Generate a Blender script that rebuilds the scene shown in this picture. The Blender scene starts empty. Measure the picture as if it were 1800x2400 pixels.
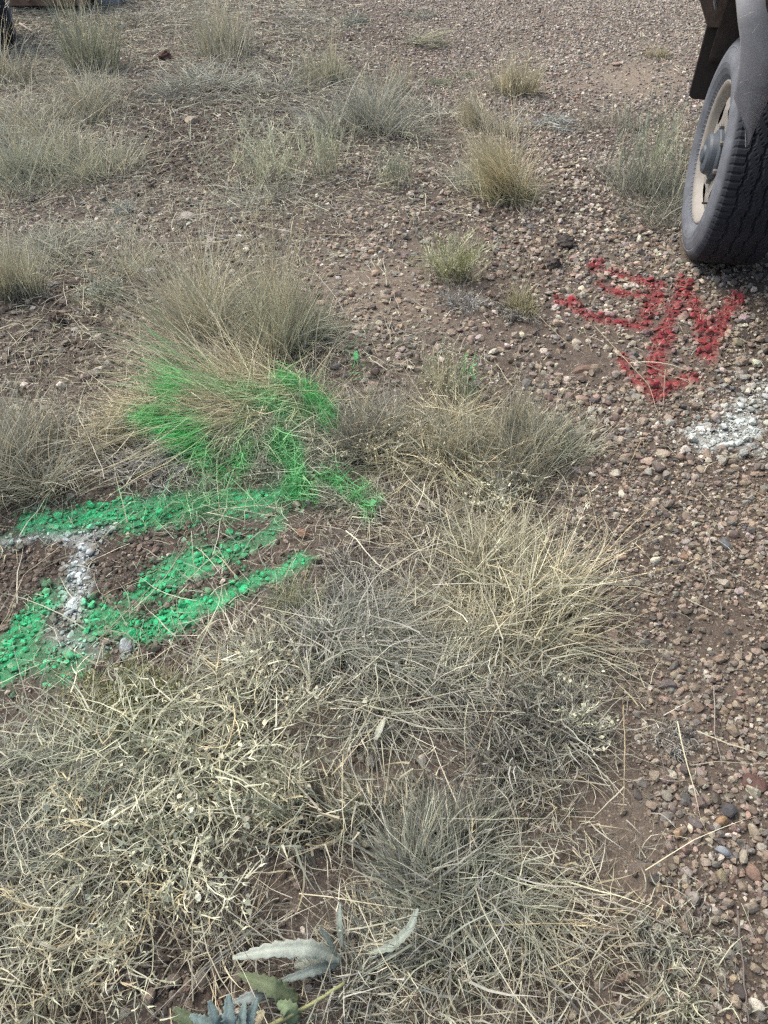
import bpy, bmesh, math
import numpy as np
from mathutils import Vector, Matrix

rng = np.random.default_rng(7)
R = math.radians
scene = bpy.context.scene
COL = scene.collection

# ------------------------------------------------------------------ camera, sky, sun, exposure
CAM_H, PITCH, FPX = 1.5, R(44.0), 1800.0            # metres, below the horizon, focal length for an 1800 x 2400 frame
cam_d = bpy.data.cameras.new('camera')
cam_d.sensor_fit = 'VERTICAL'
cam_d.angle_y = 2 * math.atan(1200 / FPX)
cam_d.clip_start, cam_d.clip_end = 0.02, 1000
cam = bpy.data.objects.new('camera', cam_d)
cam.location = (0, 0, CAM_H)
cam.rotation_euler = (math.pi / 2 - PITCH, 0, 0)
COL.objects.link(cam)
scene.camera = cam

SUN_EL, SUN_AZ = R(56), R(-58)                      # azimuth from +Y (away from the viewer), negative = to the left
world = bpy.data.worlds.new('World')
scene.world = world
world.use_nodes = True
wn = world.node_tree.nodes
wn.clear()
sky = wn.new('ShaderNodeTexSky')
sky.sky_type = 'NISHITA'
sky.sun_disc = False
sky.sun_elevation, sky.sun_rotation = SUN_EL, SUN_AZ
sky.air_density, sky.dust_density, sky.ozone_density = 1.0, 6.0, 1.0
bg = wn.new('ShaderNodeBackground')
bg.inputs['Strength'].default_value = 0.15
wo = wn.new('ShaderNodeOutputWorld')
world.node_tree.links.new(sky.outputs[0], bg.inputs[0])
world.node_tree.links.new(bg.outputs[0], wo.inputs[0])
sun_d = bpy.data.lights.new('sun', 'SUN')
sun_d.energy, sun_d.angle, sun_d.color = 1.0, R(45), (1.0, 0.965, 0.91)
sun = bpy.data.objects.new('sun', sun_d)
sv = Vector((math.sin(SUN_AZ) * math.cos(SUN_EL), math.cos(SUN_AZ) * math.cos(SUN_EL), math.sin(SUN_EL)))
sun.rotation_euler = sv.to_track_quat('Z', 'Y').to_euler()
sun.location = sv * 20
COL.objects.link(sun)
scene.view_settings.view_transform = 'Standard'
scene.view_settings.look = 'None'
scene.view_settings.exposure = 0.70
scene.view_settings.gamma = 1.0
scene.view_settings.use_curve_mapping = False
scene.cycles.use_denoising = False
scene.cycles.pixel_filter_type = 'BLACKMAN_HARRIS'
scene.cycles.filter_width = 1.35

# ------------------------------------------------------------------ survey helpers
SP, CP = math.sin(PITCH), math.cos(PITCH)

def lattice(ix, iy, seed):
    h = (ix.astype(np.int64) * 374761393 + iy.astype(np.int64) * 668265263 + seed * 1442695041) & 0xFFFFFFFF
    h = ((h ^ (h >> 13)) * 1274126177) & 0xFFFFFFFF
    return ((h ^ (h >> 16)) & 0xFFFF) / 65535.0

def noise(x, y, scale, seed=0):
    x = np.asarray(x, float) * scale; y = np.asarray(y, float) * scale
    ix, iy = np.floor(x), np.floor(y)
    fx, fy = x - ix, y - iy
    fx, fy = fx * fx * (3 - 2 * fx), fy * fy * (3 - 2 * fy)
    a, b = lattice(ix, iy, seed), lattice(ix + 1, iy, seed)
    c, d = lattice(ix, iy + 1, seed), lattice(ix + 1, iy + 1, seed)
    return (a * (1 - fx) + b * fx) * (1 - fy) + (c * (1 - fx) + d * fx) * fy

def height(x, y):
    x = np.asarray(x, float); y = np.asarray(y, float)
    near = np.exp(-((x / 14) ** 2 + ((y - 3) / 16) ** 2))
    return near * (0.050 * (noise(x, y, 0.9, 1) - 0.5) + 0.022 * (noise(x, y, 3.1, 2) - 0.5) + 0.009 * (noise(x, y, 11, 3) - 0.5))

def G(u, v, z=0.0):
    """ground point seen at (u, v) of the 1800 x 2400 survey frame"""
    x, y = (u - 900) / FPX, (1200 - v) / FPX
    dz = -SP + y * CP
    t = (z - CAM_H) / dz
    return np.array([x * t, (CP + y * SP) * t])

def PXM(v):
    return FPX / ((0 - CAM_H) / (-SP + (1200 - v) / FPX * CP))

def UV(x, y, z=0.0):
    zz = z - CAM_H
    dep = y * CP - zz * SP
    up = y * SP + zz * CP
    dep = np.maximum(dep, 0.05)
    return 900 + FPX * x / dep, 1200 - FPX * up / dep, dep

def sstep(a, b, x):
    t = np.clip((x - a) / (b - a), 0, 1)
    return t * t * (3 - 2 * t)

def blob(u, v, cx, cy, rx, ry):
    return np.exp(-(((u - cx) / rx) ** 2 + ((v - cy) / ry) ** 2))

# ------------------------------------------------------------------ spray paint: strokes on the ground
RED, GREEN, WHITE = np.array((0.275, 0.022, 0.036)), np.array((0.035, 0.55, 0.22)), np.array((0.62, 0.71, 0.70))
GREEN_ON_STRAW = np.array((0.11, 0.60, 0.18))                 # the same paint, thin over pale blades
STROKES = [  # colour, half width in survey px, strength, polyline
    (RED, 12, 0.9, [(1410, 598), (1392, 614)]),
    (RED, 10, 1.0, [(1434, 622), (1475, 631), (1525, 645), (1549, 654)]),
    (RED, 11, 1.0, [(1414, 652), (1453, 668), (1497, 677), (1538, 684)]),
    (RED, 15, 1.0, [(1548, 656), (1543, 682), (1527, 712), (1510, 744)]),
    (RED, 11, 1.0, [(1313, 697), (1355, 708), (1388, 729), (1453, 741), (1508, 748)]),
    (RED, 13, 1.0, [(1604, 652), (1590, 695), (1574, 731), (1563, 768)]),
    (RED, 19, 1.0, [(1562, 768), (1548, 811), (1540, 860), (1532, 898)]),
    (RED, 17, 1.0, [(1608, 652), (1630, 703), (1648, 746), (1652, 790), (1657, 818)]),
    (RED, 16, 1.0, [(1657, 818), (1683, 762), (1706, 720), (1728, 688)]),
    (RED, 12, 1.0, [(1464, 826), (1470, 856), (1496, 880), (1529, 902), (1580, 890), (1634, 868)]),
    (WHITE, 34, 0.55, [(1850, 872), (1790, 915), (1740, 955)]),
    (WHITE, 36, 0.9, [(1760, 985), (1705, 1005), (1650, 1015)]),
    (WHITE, 26, 0.5, [(1780, 1040), (1740, 1030)]),
    (GREEN, 26, 1.0, [(62, 1232), (120, 1222), (190, 1208), (253, 1201)]),
    (GREEN, 20, 0.95, [(253, 1199), (325, 1182), (434, 1176), (542, 1176), (640, 1166), (690, 1150)]),
    (GREEN, 26, 0.55, [(300, 1205), (480, 1195), (600, 1190)]),
    (GREEN, 16, 0.6, [(655, 1215), (630, 1262), (560, 1290), (541, 1300)]),
    (GREEN, 27, 0.66, [(545, 1288), (470, 1325), (380, 1365), (325, 1390)]),
    (GREEN, 24, 0.62, [(452, 1302), (400, 1330), (350, 1362)]),
    (GREEN, 17, 1.0, [(700, 1320), (640, 1350), (593, 1368), (506, 1404), (434, 1426), (362, 1462), (333, 1480)]),
    (GREEN, 14, 1.0, [(345, 1482), (400, 1470), (450, 1445)]),
    (GREEN, 30, 1.0, [(108, 1402), (72, 1447), (40, 1490), (10, 1530), (-30, 1570)]),
    (GREEN, 30, 0.5, [(30, 1560), (100, 1530), (150, 1560)]),
    (GREEN, 26, 0.6, [(215, 1420), (255, 1437), (296, 1466)]),
    (GREEN, 26, 0.5, [(180, 1560), (200, 1500), (215, 1470)]),
    (WHITE, 15, 0.55, [(-30, 1270), (0, 1266), (60, 1258), (108, 1250), (162, 1259)]),
    (WHITE, 15, 0.6, [(162, 1255), (217, 1245), (253, 1232)]),
    (WHITE, 22, 0.9, [(205, 1272), (190, 1300), (180, 1340), (176, 1362)]),
    (WHITE, 20, 0.85, [(195, 1375), (165, 1410), (160, 1430), (180, 1440)]),
    (WHITE, 18, 0.5, [(119, 1476), (155, 1500), (230, 1518)]),
    (WHITE, 15, 0.5, [(285, 1505), (295, 1520)]),
]
GRASS_STROKES = [
    (GREEN_ON_STRAW, 24, 0.95, [(395, 880), (385, 915), (405, 935)]),
    (GREEN_ON_STRAW, 26, 0.9, [(330, 985), (390, 995), (430, 1010)]),
    (GREEN_ON_STRAW, 34, 1.0, [(400, 1005), (455, 1040), (490, 1075), (540, 1085)]),
    (GREEN_ON_STRAW, 26, 0.5, [(540, 1085), (580, 1050), (560, 1000)]),
    (GREEN_ON_STRAW, 30, 0.58, [(420, 900), (500, 920), (580, 960), (640, 960)]),
    (GREEN_ON_STRAW, 26, 0.95, [(668, 893), (725, 925), (760, 955), (770, 985)]),
    (GREEN_ON_STRAW, 30, 0.5, [(560, 930), (640, 940), (700, 970)]),
    (GREEN_ON_STRAW, 36, 0.8, [(650, 1030), (690, 1075), (700, 1120), (700, 1150)]),
    (GREEN_ON_STRAW, 34, 0.85, [(760, 1110), (820, 1125), (870, 1165)]),
    (GREEN_ON_STRAW, 30, 0.62, [(330, 1180), (440, 1160), (560, 1150), (680, 1140)]),
    (GREEN_ON_STRAW, 20, 0.9, [(838, 820), (835, 850)]),
    (GREEN_ON_STRAW, 26, 0.9, [(1112, 858), (1095, 900)]),
]

def stroke_table(strokes, z):
    out = []
    for col, w, s, pts in strokes:
        P = np.array([G(u, v, z) for u, v in pts])
        wm = np.mean([w / PXM(v) for u, v in pts])
        if col is GREEN: wm *= 1.15
        if col is WHITE: wm *= 0.85
        if col is RED: wm *= 1.34
        if col is WHITE: out.append((col, wm * 2.1, s * 0.24, P))      # overspray round the white marks
        elif col is GREEN: out.append((col, wm * 1.9, s * 0.30, P))
        out.append((col, wm, s, P))
    return out
ST_GROUND = stroke_table(STROKES, 0.01)
ST_GRASS = stroke_table(GRASS_STROKES, 0.07)

def paint(x, y, table):
    """amount and colour of spray paint at ground positions"""
    amt = np.zeros(len(x)); col = np.zeros((len(x), 3))
    for c, w, s, P in table:
        m = 2.2 * w
        sel = np.where((x > P[:, 0].min() - m) & (x < P[:, 0].max() + m) & (y > P[:, 1].min() - m * 1.6) & (y < P[:, 1].max() + m * 1.6))[0]
        if not len(sel): continue
        px, py = x[sel], y[sel]
        d = np.full(len(sel), 9.0)
        for a, b in zip(P[:-1], P[1:]):
            ab = b - a
            t = np.clip(((px - a[0]) * ab[0] + (py - a[1]) * ab[1]) / (ab @ ab + 1e-12), 0, 1)
            # the spray can was moved by someone looking along the ground: strokes are a little longer away from the viewer
            d = np.minimum(d, np.hypot(px - a[0] - t * ab[0], (py - a[1] - t * ab[1]) / (1.75 if c is RED else 1.35)))
        rag = 0.5 if c is RED else 1.25
        d = d / w + rag * 0.8 * (noise(px, py, 0.7 / w, 5) - 0.5) + rag * 0.7 * (noise(px, py, 2.2 / w, 6) - 0.5)
        a = s * (1 - sstep(0.35, 1.35, d))
        keep = amt[sel]
        tot = keep + a * (1 - keep)
        wgt = np.where(tot > 1e-6, np.maximum(a, 1e-9) / np.maximum(tot, 1e-9), 0)[:, None]
        col[sel] = col[sel] * (1 - wgt) + c * wgt
        amt[sel] = tot
    return amt, col

# ------------------------------------------------------------------ materials
def new_mat(name):
    m = bpy.data.materials.new(name)
    m.use_nodes = True
    return m, m.node_tree.nodes, m.node_tree.links, m.node_tree.nodes['Principled BSDF']

def attr_mat(name, rough, spec=0.3, noise_scale=0, noise_amt=0.0, bump=0.0, bump_scale=400, translucent=0.0, metal=0.0):
    m, n, l, b = new_mat(name)
    at = n.new('ShaderNodeAttribute'); at.attribute_name = 'Col'
    out = at.outputs['Color']
    geo = n.new('ShaderNodeNewGeometry')
    if noise_scale:
        nz = n.new('ShaderNodeTexNoise'); nz.inputs['Scale'].default_value = noise_scale; nz.inputs['Detail'].default_value = 5
        nz.inputs['Roughness'].default_value = 0.7
        l.new(geo.outputs['Position'], nz.inputs['Vector'])
        mr = n.new('ShaderNodeMapRange')
        mr.inputs[1].default_value, mr.inputs[2].default_value = 0.3, 0.7
        mr.inputs[3].default_value, mr.inputs[4].default_value = 1 - noise_amt, 1 + noise_amt
        l.new(nz.outputs['Fac'], mr.inputs[0])
        mx = n.new('ShaderNodeVectorMath'); mx.operation = 'SCALE'
        l.new(out, mx.inputs[0]); l.new(mr.outputs[0], mx.inputs['Scale'])
        out = mx.outputs[0]
    l.new(out, b.inputs['Base Color'])
    b.inputs['Roughness'].default_value = rough
    b.inputs['Specular IOR Level'].default_value = spec
    b.inputs['Metallic'].default_value = metal
    if bump:
        bz = n.new('ShaderNodeTexNoise'); bz.inputs['Scale'].default_value = bump_scale; bz.inputs['Detail'].default_value = 6
        l.new(geo.outputs['Position'], bz.inputs['Vector'])
        bp = n.new('ShaderNodeBump'); bp.inputs['Strength'].default_value = bump; bp.inputs['Distance'].default_value = 0.004
        l.new(bz.outputs['Fac'], bp.inputs['Height']); l.new(bp.outputs['Normal'], b.inputs['Normal'])
    if translucent:
        tr = n.new('ShaderNodeBsdfTranslucent'); l.new(out, tr.inputs['Color'])
        mix = n.new('ShaderNodeMixShader'); mix.inputs[0].default_value = translucent
        o = n['Material Output']
        l.new(b.outputs[0], mix.inputs[1]); l.new(tr.outputs[0], mix.inputs[2]); l.new(mix.outputs[0], o.inputs['Surface'])
    return m

M_SOIL = attr_mat('soil', 0.95, 0.1, 60, 0.38, 1.0, 200)
def add_grit(m, scale):
    n, l = m.node_tree.nodes, m.node_tree.links; b = n['Principled BSDF']
    src = b.inputs['Base Color'].links[0].from_socket
    geo = n.new('ShaderNodeNewGeometry')
    vo = n.new('ShaderNodeTexVoronoi'); vo.inputs['Scale'].default_value = scale; l.new(geo.outputs['Position'], vo.inputs['Vector'])
    mr = n.new('ShaderNodeMapRange'); mr.inputs[1].default_value, mr.inputs[2].default_value, mr.inputs[3].default_value, mr.inputs[4].default_value = 0.25, 0.5, 1.0, 0.0
    l.new(vo.outputs['Distance'], mr.inputs[0])
    sep = n.new('ShaderNodeSeparateColor'); l.new(vo.outputs['Color'], sep.inputs[0])
    m2 = n.new('ShaderNodeMapRange'); m2.inputs[1].default_value, m2.inputs[2].default_value, m2.inputs[3].default_value, m2.inputs[4].default_value = 0.45, 1.0, 0.0, 0.85
    l.new(sep.outputs[0], m2.inputs[0])
    mu = n.new('ShaderNodeMath'); mu.operation = 'MULTIPLY'; l.new(mr.outputs[0], mu.inputs[0]); l.new(m2.outputs[0], mu.inputs[1])
    rp = n.new('ShaderNodeValToRGB'); l.new(sep.outputs[1], rp.inputs[0])
    rp.color_ramp.elements[0].color = (0.10, 0.085, 0.075, 1); rp.color_ramp.elements[1].color = (0.42, 0.36, 0.29, 1)
    mx = n.new('ShaderNodeMix'); mx.data_type = 'RGBA'
    l.new(mu.outputs[0], mx.inputs['Factor']); l.new(src, mx.inputs['A']); l.new(rp.outputs[0], mx.inputs['B']); l.new(mx.outputs['Result'], b.inputs['Base Color'])
add_grit(M_SOIL, 170)
M_STONE = attr_mat('stone', 0.8, 0.25, 130, 0.24, 0.35, 500)
M_GRASS = attr_mat('dry grass', 0.6, 0.25, 90, 0.12, translucent=0.22)
M_LEAF = attr_mat('felted leaf', 0.75, 0.2, 160, 0.14, 0.25, 300, translucent=0.1)
M_RUBBER = attr_mat('dusty rubber', 0.85, 0.12, 26, 0.16, 0.25, 220)
M_PAINTED = attr_mat('road grimed metal', 0.5, 0.4, 22, 0.14, 0.1, 160)
M_RUST = attr_mat('rusty steel', 0.85, 0.2, 14, 0.45, 0.4, 90)
M_WOOD = attr_mat('weathered wood', 0.85, 0.15, 60, 0.25, 0.4, 200)

def flat_mat(name, rgb, rough=0.6, metal=0.0):
    m, n, l, b = new_mat(name)
    b.inputs['Roughness'].default_value = rough; b.inputs['Metallic'].default_value = metal
    nz = n.new('ShaderNodeTexNoise'); nz.inputs['Scale'].default_value = 30; nz.inputs['Detail'].default_value = 5
    g = n.new('ShaderNodeNewGeometry'); l.new(g.outputs['Position'], nz.inputs['Vector'])
    rp = n.new('ShaderNodeValToRGB')
    rp.color_ramp.elements[0].position, rp.color_ramp.elements[1].position = 0.3, 0.72
    rp.color_ramp.elements[0].color = (*[c * 0.75 for c in rgb], 1); rp.color_ramp.elements[1].color = (*[min(1, c * 1.25) for c in rgb], 1)
    l.new(nz.outputs['Fac'], rp.inputs[0]); l.new(rp.outputs[0], b.inputs['Base Color'])
    return m
M_GLASS = flat_mat('tinted glass', (0.03, 0.035, 0.04), 0.1)
M_BLACK = flat_mat('black plastic', (0.03, 0.03, 0.032), 0.7)

# ------------------------------------------------------------------ mesh helpers
def make_mesh(name, verts, tris=None, quads=None, cols=None, smooth=False):
    me = bpy.data.meshes.new(name)
    verts = np.asarray(verts, np.float32).reshape(-1, 3)
    nt = 0 if tris is None else len(tris); nq = 0 if quads is None else len(quads)
    me.vertices.add(len(verts)); me.vertices.foreach_set('co', verts.ravel())
    me.loops.add(nt * 3 + nq * 4); me.polygons.add(nt + nq)
    idx, start = [], []
    if nt: idx.append(np.asarray(tris, np.int32).ravel()); start.append(np.arange(nt, dtype=np.int32) * 3)
    if nq: idx.append(np.asarray(quads, np.int32).ravel()); start.append(nt * 3 + np.arange(nq, dtype=np.int32) * 4)
    me.loops.foreach_set('vertex_index', np.concatenate(idx))
    me.polygons.foreach_set('loop_start', np.concatenate(start))
    me.polygons.foreach_set('use_smooth', np.full(nt + nq, smooth, dtype=bool))
    if cols is not None:
        c = np.ones((len(verts), 4), np.float32); c[:, :3] = np.clip(cols, 0, 1)
        at = me.color_attributes.new('Col', 'FLOAT_COLOR', 'POINT')
        at.data.foreach_set('color', c.ravel())
    me.update(calc_edges=True)
    me.validate()
    return me

def link(name, me, mat, parent=None, loc=None, kind=None):
    o = bpy.data.objects.new(name, me)
    if mat and not me.materials: me.materials.append(mat)
    COL.objects.link(o)
    if parent: o.parent = parent
    if loc is not None: o.location = loc
    if kind: o['kind'] = kind
    return o

def tag(o, label, cat, group=None):
    o['label'], o['category'] = label, cat
    if group: o['group'] = group
    return o

def empty(name, loc, rz=0.0):
    o = bpy.data.objects.new(name, None); o.empty_display_size = 0.05
    o.location = loc; o.rotation_euler = (0, 0, rz)
    COL.objects.link(o); return o

def lathe(prof, n=64, axis_z=0.0, close=False):
    """revolve (q, r) around the local X axis"""
    prof = np.asarray(prof, float); th = np.arange(n) / n * 2 * math.pi
    V = np.stack([np.repeat(prof[None, :, 0], n, 0), prof[None, :, 1] * np.sin(th)[:, None], prof[None, :, 1] * np.cos(th)[:, None] + axis_z], -1)
    k = len(prof); a = np.arange(n)[:, None] * k + np.arange(k - 1)[None]; b = (np.arange(n) + 1)[:, None] % n * k + np.arange(k - 1)[None]
    Q = np.stack([a, a + 1, b + 1, b], -1).reshape(-1, 4)
    return V.reshape(-1, 3), Q

def box_mesh(name, lo, hi, col, bevel=0.006):
    bm = bmesh.new(); bmesh.ops.create_cube(bm, size=1)
    for v in bm.verts: v.co = [lo[i] + (v.co[i] + 0.5) * (hi[i] - lo[i]) for i in range(3)]
    if bevel: bmesh.ops.bevel(bm, geom=bm.edges[:], offset=bevel, segments=2, affect='EDGES')
    return bm_mesh(name, bm, col)

def bm_mesh(name, bm, col, smooth=False):
    bmesh.ops.recalc_face_normals(bm, faces=bm.faces)
    me = bpy.data.meshes.new(name); bm.to_mesh(me); bm.free()
    at = me.color_attributes.new('Col', 'FLOAT_COLOR', 'POINT')
    c = np.ones((len(me.vertices), 4), np.float32); c[:, :3] = col
    at.data.foreach_set('color', c.ravel())
    for p in me.polygons: p.use_smooth = smooth
    return me

def prism(name, poly, ext, col, bevel=0.003):
    """poly: 3D points of one face, ext: extrusion vector"""
    bm = bmesh.new()
    f = bm.faces.new([bm.verts.new(p) for p in poly])
    r = bmesh.ops.extrude_face_region(bm, geom=[f])
    bmesh.ops.translate(bm, verts=[e for e in r['geom'] if isinstance(e, bmesh.types.BMVert)], vec=ext)
    if bevel: bmesh.ops.bevel(bm, geom=bm.edges[:], offset=bevel, segments=1, affect='EDGES')
    return bm_mesh(name, bm, col)

# ------------------------------------------------------------------ what lies where (survey frame)
def gravel_w(u, v):
    edge = np.interp(v, [-400, 0, 200, 450, 600, 900, 1100, 1300, 1600, 1900, 2400], [700, 860, 1010, 1150, 1150, 1210, 1330, 1330, 1470, 1500, 1520])
    g = sstep(-150, 110, u - edge)
    g = np.maximum(g, np.interp(v, [-400, 600, 1000, 2400], [0.48, 0.45, 0.26, 0.16]))
    g += 0.40 * blob(u, v, 820, 800, 230, 120) + 0.55 * blob(u, v, 820, 560, 130, 50) + 0.5 * blob(u, v, 420, 480, 90, 60)
    g += 0.35 * blob(u, v, 1150, 1150, 250, 120) + 0.22 * blob(u, v, 850, 420, 160, 60)
    g -= 0.95 * blob(u, v, 1660, 1470, 120, 60) + 0.75 * blob(u, v, 1470, 2010, 110, 190) + 0.9 * blob(u, v, 1470, 185, 170, 55)
    g -= 0.9 * blob(u, v, 1370, 850, 90, 55) + 0.6 * blob(u, v, 1230, 760, 90, 70) + 0.5 * blob(u, v, 1430, 300, 120, 40)
    g -= 0.5 * blob(u, v, 860, 640, 90, 40) + 0.3 * blob(u, v, 1500, 1290, 60, 60)
    return np.clip(g, 0.03, 1)

def clod_w(u, v):
    c = 0.95 * blob(u, v, 470, 330, 260, 130) + 1.0 * blob(u, v, 240, 1360, 420, 220) + 1.0 * blob(u, v, 330, 2280, 330, 190)
    c += 0.9 * blob(u, v, 120, 790, 180, 130) + 0.6 * blob(u, v, 450, 620, 180, 100) + 0.5 * blob(u, v, 700, 200, 250, 120)
    c += 0.5 * blob(u, v, 130, 100, 200, 130) + 0.6 * blob(u, v, 500, 1600, 300, 120) + 0.4 * blob(u, v, 1230, 640, 120, 80)
    c += 0.5 * blob(u, v, 1300, 2250, 260, 200) + 0.35 * blob(u, v, 1640, 1380, 160, 220)
    return np.clip(c, 0, 1)

# ------------------------------------------------------------------ ground sheet
def axis(segs):
    out = [segs[0][0]]
    for a, b, s0, s1 in segs:
        x, k = a, 0
        while x < b - 1e-6:
            s = s0 + (s1 - s0) * (x - a) / (b - a); x = min(b, x + s); out.append(x)
    return np.array(out)
far = [3, 6, 12, 25, 50, 100, 200, 400]
ys = axis([(-1.0, 0.2, 0.05, 0.018), (0.2, 2.2, 0.02, 0.02), (2.2, 5, 0.02, 0.04), (5, 11, 0.04, 0.08)])
ys = np.concatenate([[-1 - d for d in far[::-1]], ys, [11 + d for d in far]])
xr = axis([(0, 1.7, 0.02, 0.02), (1.7, 5, 0.03, 0.07)])
xs = np.concatenate([[-5 - d for d in far[::-1]], -xr[:0:-1], xr, [5 + d for d in far]])
X, Y = np.meshgrid(xs, ys)
X, Y = X.ravel(), Y.ravel()
Z = height(X, Y)
nx, ny = len(xs), len(ys)
U_, V_, _ = UV(X, Y)
infr = (np.abs(U_ - 900) < 1600) & (V_ > -500) & (V_ < 3200)
cw, gw = np.where(infr, clod_w(U_, V_), 0.2), np.where(infr, gravel_w(U_, V_), 0.6)
Z += cw * 0.012 * (noise(X, Y, 42, 8) - 0.4) + 0.005 * (noise(X, Y, 60, 9) - 0.5) * infr
cs = np.array((0.106, 0.089, 0.074))[None] * np.ones((len(X), 1))
tone = 0.78 + 0.45 * noise(X, Y, 2.2, 11) + 0.2 * (noise(X, Y, 14, 12) - 0.5)
cs = cs * tone[:, None]
dark = np.array((0.060, 0.050, 0.041))
cs = cs * (1 - 0.75 * cw[:, None]) + dark * 0.75 * cw[:, None]
sand = np.where(infr, 0.9 * blob(U_, V_, 1470, 185, 190, 60) + 0.8 * blob(U_, V_, 870, 700, 190, 150) + 0.4 * blob(U_, V_, 1470, 2030, 110, 180) + 0.6 * sstep(420, -50, V_) * sstep(700, 1150, U_), 0)
cs = cs * (1 - sand[:, None] * 0.6) + np.array((0.27, 0.23, 0.18)) * sand[:, None] * 0.6
pa, pc = paint(X, Y, ST_GROUND)
pa = np.clip((pa - 0.25) * 1.2 * (0.1 + 0.9 * noise(X, Y, 70, 13)), 0, 0.7)[:, None]
cs = cs * (1 - pa) + pc * pa
ii = (np.arange(ny - 1)[:, None] * nx + np.arange(nx - 1)[None]).ravel()
ground = link('ground', make_mesh('ground', np.c_[X, Y, Z], quads=np.c_[ii, ii + 1, ii + nx + 1, ii + nx], cols=cs, smooth=True), M_SOIL)
ground['kind'] = 'structure'

# ------------------------------------------------------------------ stones
def ico(sub):
    bm = bmesh.new(); bmesh.ops.create_icosphere(bm, subdivisions=sub, radius=1)
    V = np.array([v.co[:] for v in bm.verts]); F = np.array([[v.index for v in f.verts] for f in bm.faces]); bm.free()
    return V, F
ICO1, ICO2, ICO3 = ico(1), ico(2), ico(3)

def rock_shape(base, r, planes=9, rough=0.05, flat=(0.45, 0.85)):
    V = base[0].copy()
    N = r.normal(size=(planes, 3)); N /= np.linalg.norm(N, axis=1)[:, None]
    off = r.uniform(0.5, 0.92, planes)
    dot = V @ N.T
    rad = np.min(np.where(dot > 0.05, off[None] / np.maximum(dot, 0.05), 9), axis=1)
    rad = np.minimum(rad, 1.0) * (1 + r.normal(size=len(V)) * rough)
    V = V * rad[:, None] * np.array((1, r.uniform(0.58, 0.95), r.uniform(*flat)))
    return V / np.abs(V).max()
PROTO1 = [rock_shape(ICO1, rng, 6, 0.12) for _ in range(24)]
CHIP = (np.array([(-1, -1, -0.6), (1, -1, -0.6), (1, 1, -0.6), (-1, 1, -0.6), (-0.7, -0.7, 0.6), (0.7, -0.7, 0.6), (0.7, 0.7, 0.6), (-0.7, 0.7, 0.6)], float),
        np.array([(4, 5, 6), (4, 6, 7), (0, 1, 5), (0, 5, 4), (1, 2, 6), (1, 6, 5), (2, 3, 7), (2, 7, 6), (3, 0, 4), (3, 4, 7)]))
def chip_shape(r):
    V = CHIP[0] * (1 + r.normal(0, 0.22, (8, 3))); V = V * np.array((1, r.uniform(0.55, 0.95), r.uniform(0.6, 1.0)))
    return V / np.abs(V[:, :2]).max() * 0.95
CHIPS = [chip_shape(rng) for _ in range(40)]
PROTO2 = [rock_shape(ICO2, rng, 13, 0.03) for _ in range(24)]
CLOD2 = [rock_shape(ICO2, rng, 8, 0.10, (0.5, 0.85)) for _ in range(16)]

PEB = np.array([(0.36, 0.295, 0.225), (0.29, 0.23, 0.175), (0.205, 0.145, 0.112), (0.25, 0.20, 0.165), (0.215, 0.20, 0.18), (0.27, 0.26, 0.24),
                (0.105, 0.10, 0.10), (0.155, 0.12, 0.103), (0.47, 0.42, 0.35), (0.33, 0.245, 0.195), (0.15, 0.15, 0.155), (0.56, 0.52, 0.45), (0.18, 0.15, 0.125)])
PEB = PEB * np.array((1.06, 1.06, 1.01)); PEB = PEB * 0.8 + PEB.mean(1, keepdims=True) * np.array((1.03, 1.0, 0.95)) * 0.2
PEB_P = np.array([0.13, 0.12, 0.07, 0.13, 0.10, 0.08, 0.08, 0.08, 0.09, 0.06, 0.05, 0.06, 0.03]); PEB_P /= PEB_P.sum()
CLOD = np.array([(0.080, 0.066, 0.054), (0.108, 0.086, 0.068), (0.064, 0.055, 0.047), (0.135, 0.102, 0.079), (0.17, 0.138, 0.108), (0.22, 0.19, 0.15)])

def scatter(n_per_m2, s0, s1, y0, y1, margin=0.45):
    xm = max(abs(G(0, 2400)[0]), (y1 * CP + CAM_H * SP) * 0.5) + margin
    n = int(n_per_m2 * 2 * xm * (y1 - y0))
    x, y = rng.uniform(-xm, xm, n), rng.uniform(y0, y1, n)
    u, v, dep = UV(x, y)
    keep = np.abs(x) < dep * 0.5 + margin
    x, y, u, v, dep = x[keep], y[keep], u[keep], v[keep], dep[keep]
    g, c = gravel_w(u, v), clod_w(u, v)
    clumpy = 0.6 + 0.8 * noise(x, y, 5.5, 21)
    keep = rng.random(len(x)) < np.clip(np.maximum(g * clumpy, 1.0 * c), 0, 1)
    x, y, u, v, c, dep, g = x[keep], y[keep], u[keep], v[keep], c[keep], dep[keep], g[keep]
    s = s0 * (s1 / s0) ** (rng.random(len(x)) ** 1.3)
    isclod = rng.random(len(x)) < np.clip(c * 1.25 - 0.45 * g * (u > 1300), 0, 0.93)
    return np.c_[x, y, s, isclod, dep, u, v]

rocks = np.concatenate([
    scatter(9, 0.030, 0.046, -0.1, 9.3),
    scatter(700, 0.016, 0.028, -0.1, 1.7), scatter(1150, 0.019, 0.036, 1.7, 4.2), scatter(2000, 0.010, 0.018, -0.1, 1.7), scatter(2500, 0.010, 0.018, -0.1, 4.2), scatter(9500, 0.0045, 0.010, 0.0, 2.2),
    scatter(850, 0.019, 0.032, 4.2, 9.4), scatter(2100, 0.013, 0.019, 4.2, 9.4)])
W = np.r_[[1.296, 3.207]]                             # keep the wheel's contact patch free
rocks = rocks[~((np.abs((rocks[:, 0] - W[0]) * 0.982 - (rocks[:, 1] - W[1]) * 0.191 - 0.15) < 0.15) & (np.abs(rocks[:, 1] - W[1]) < 0.13))]

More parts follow.
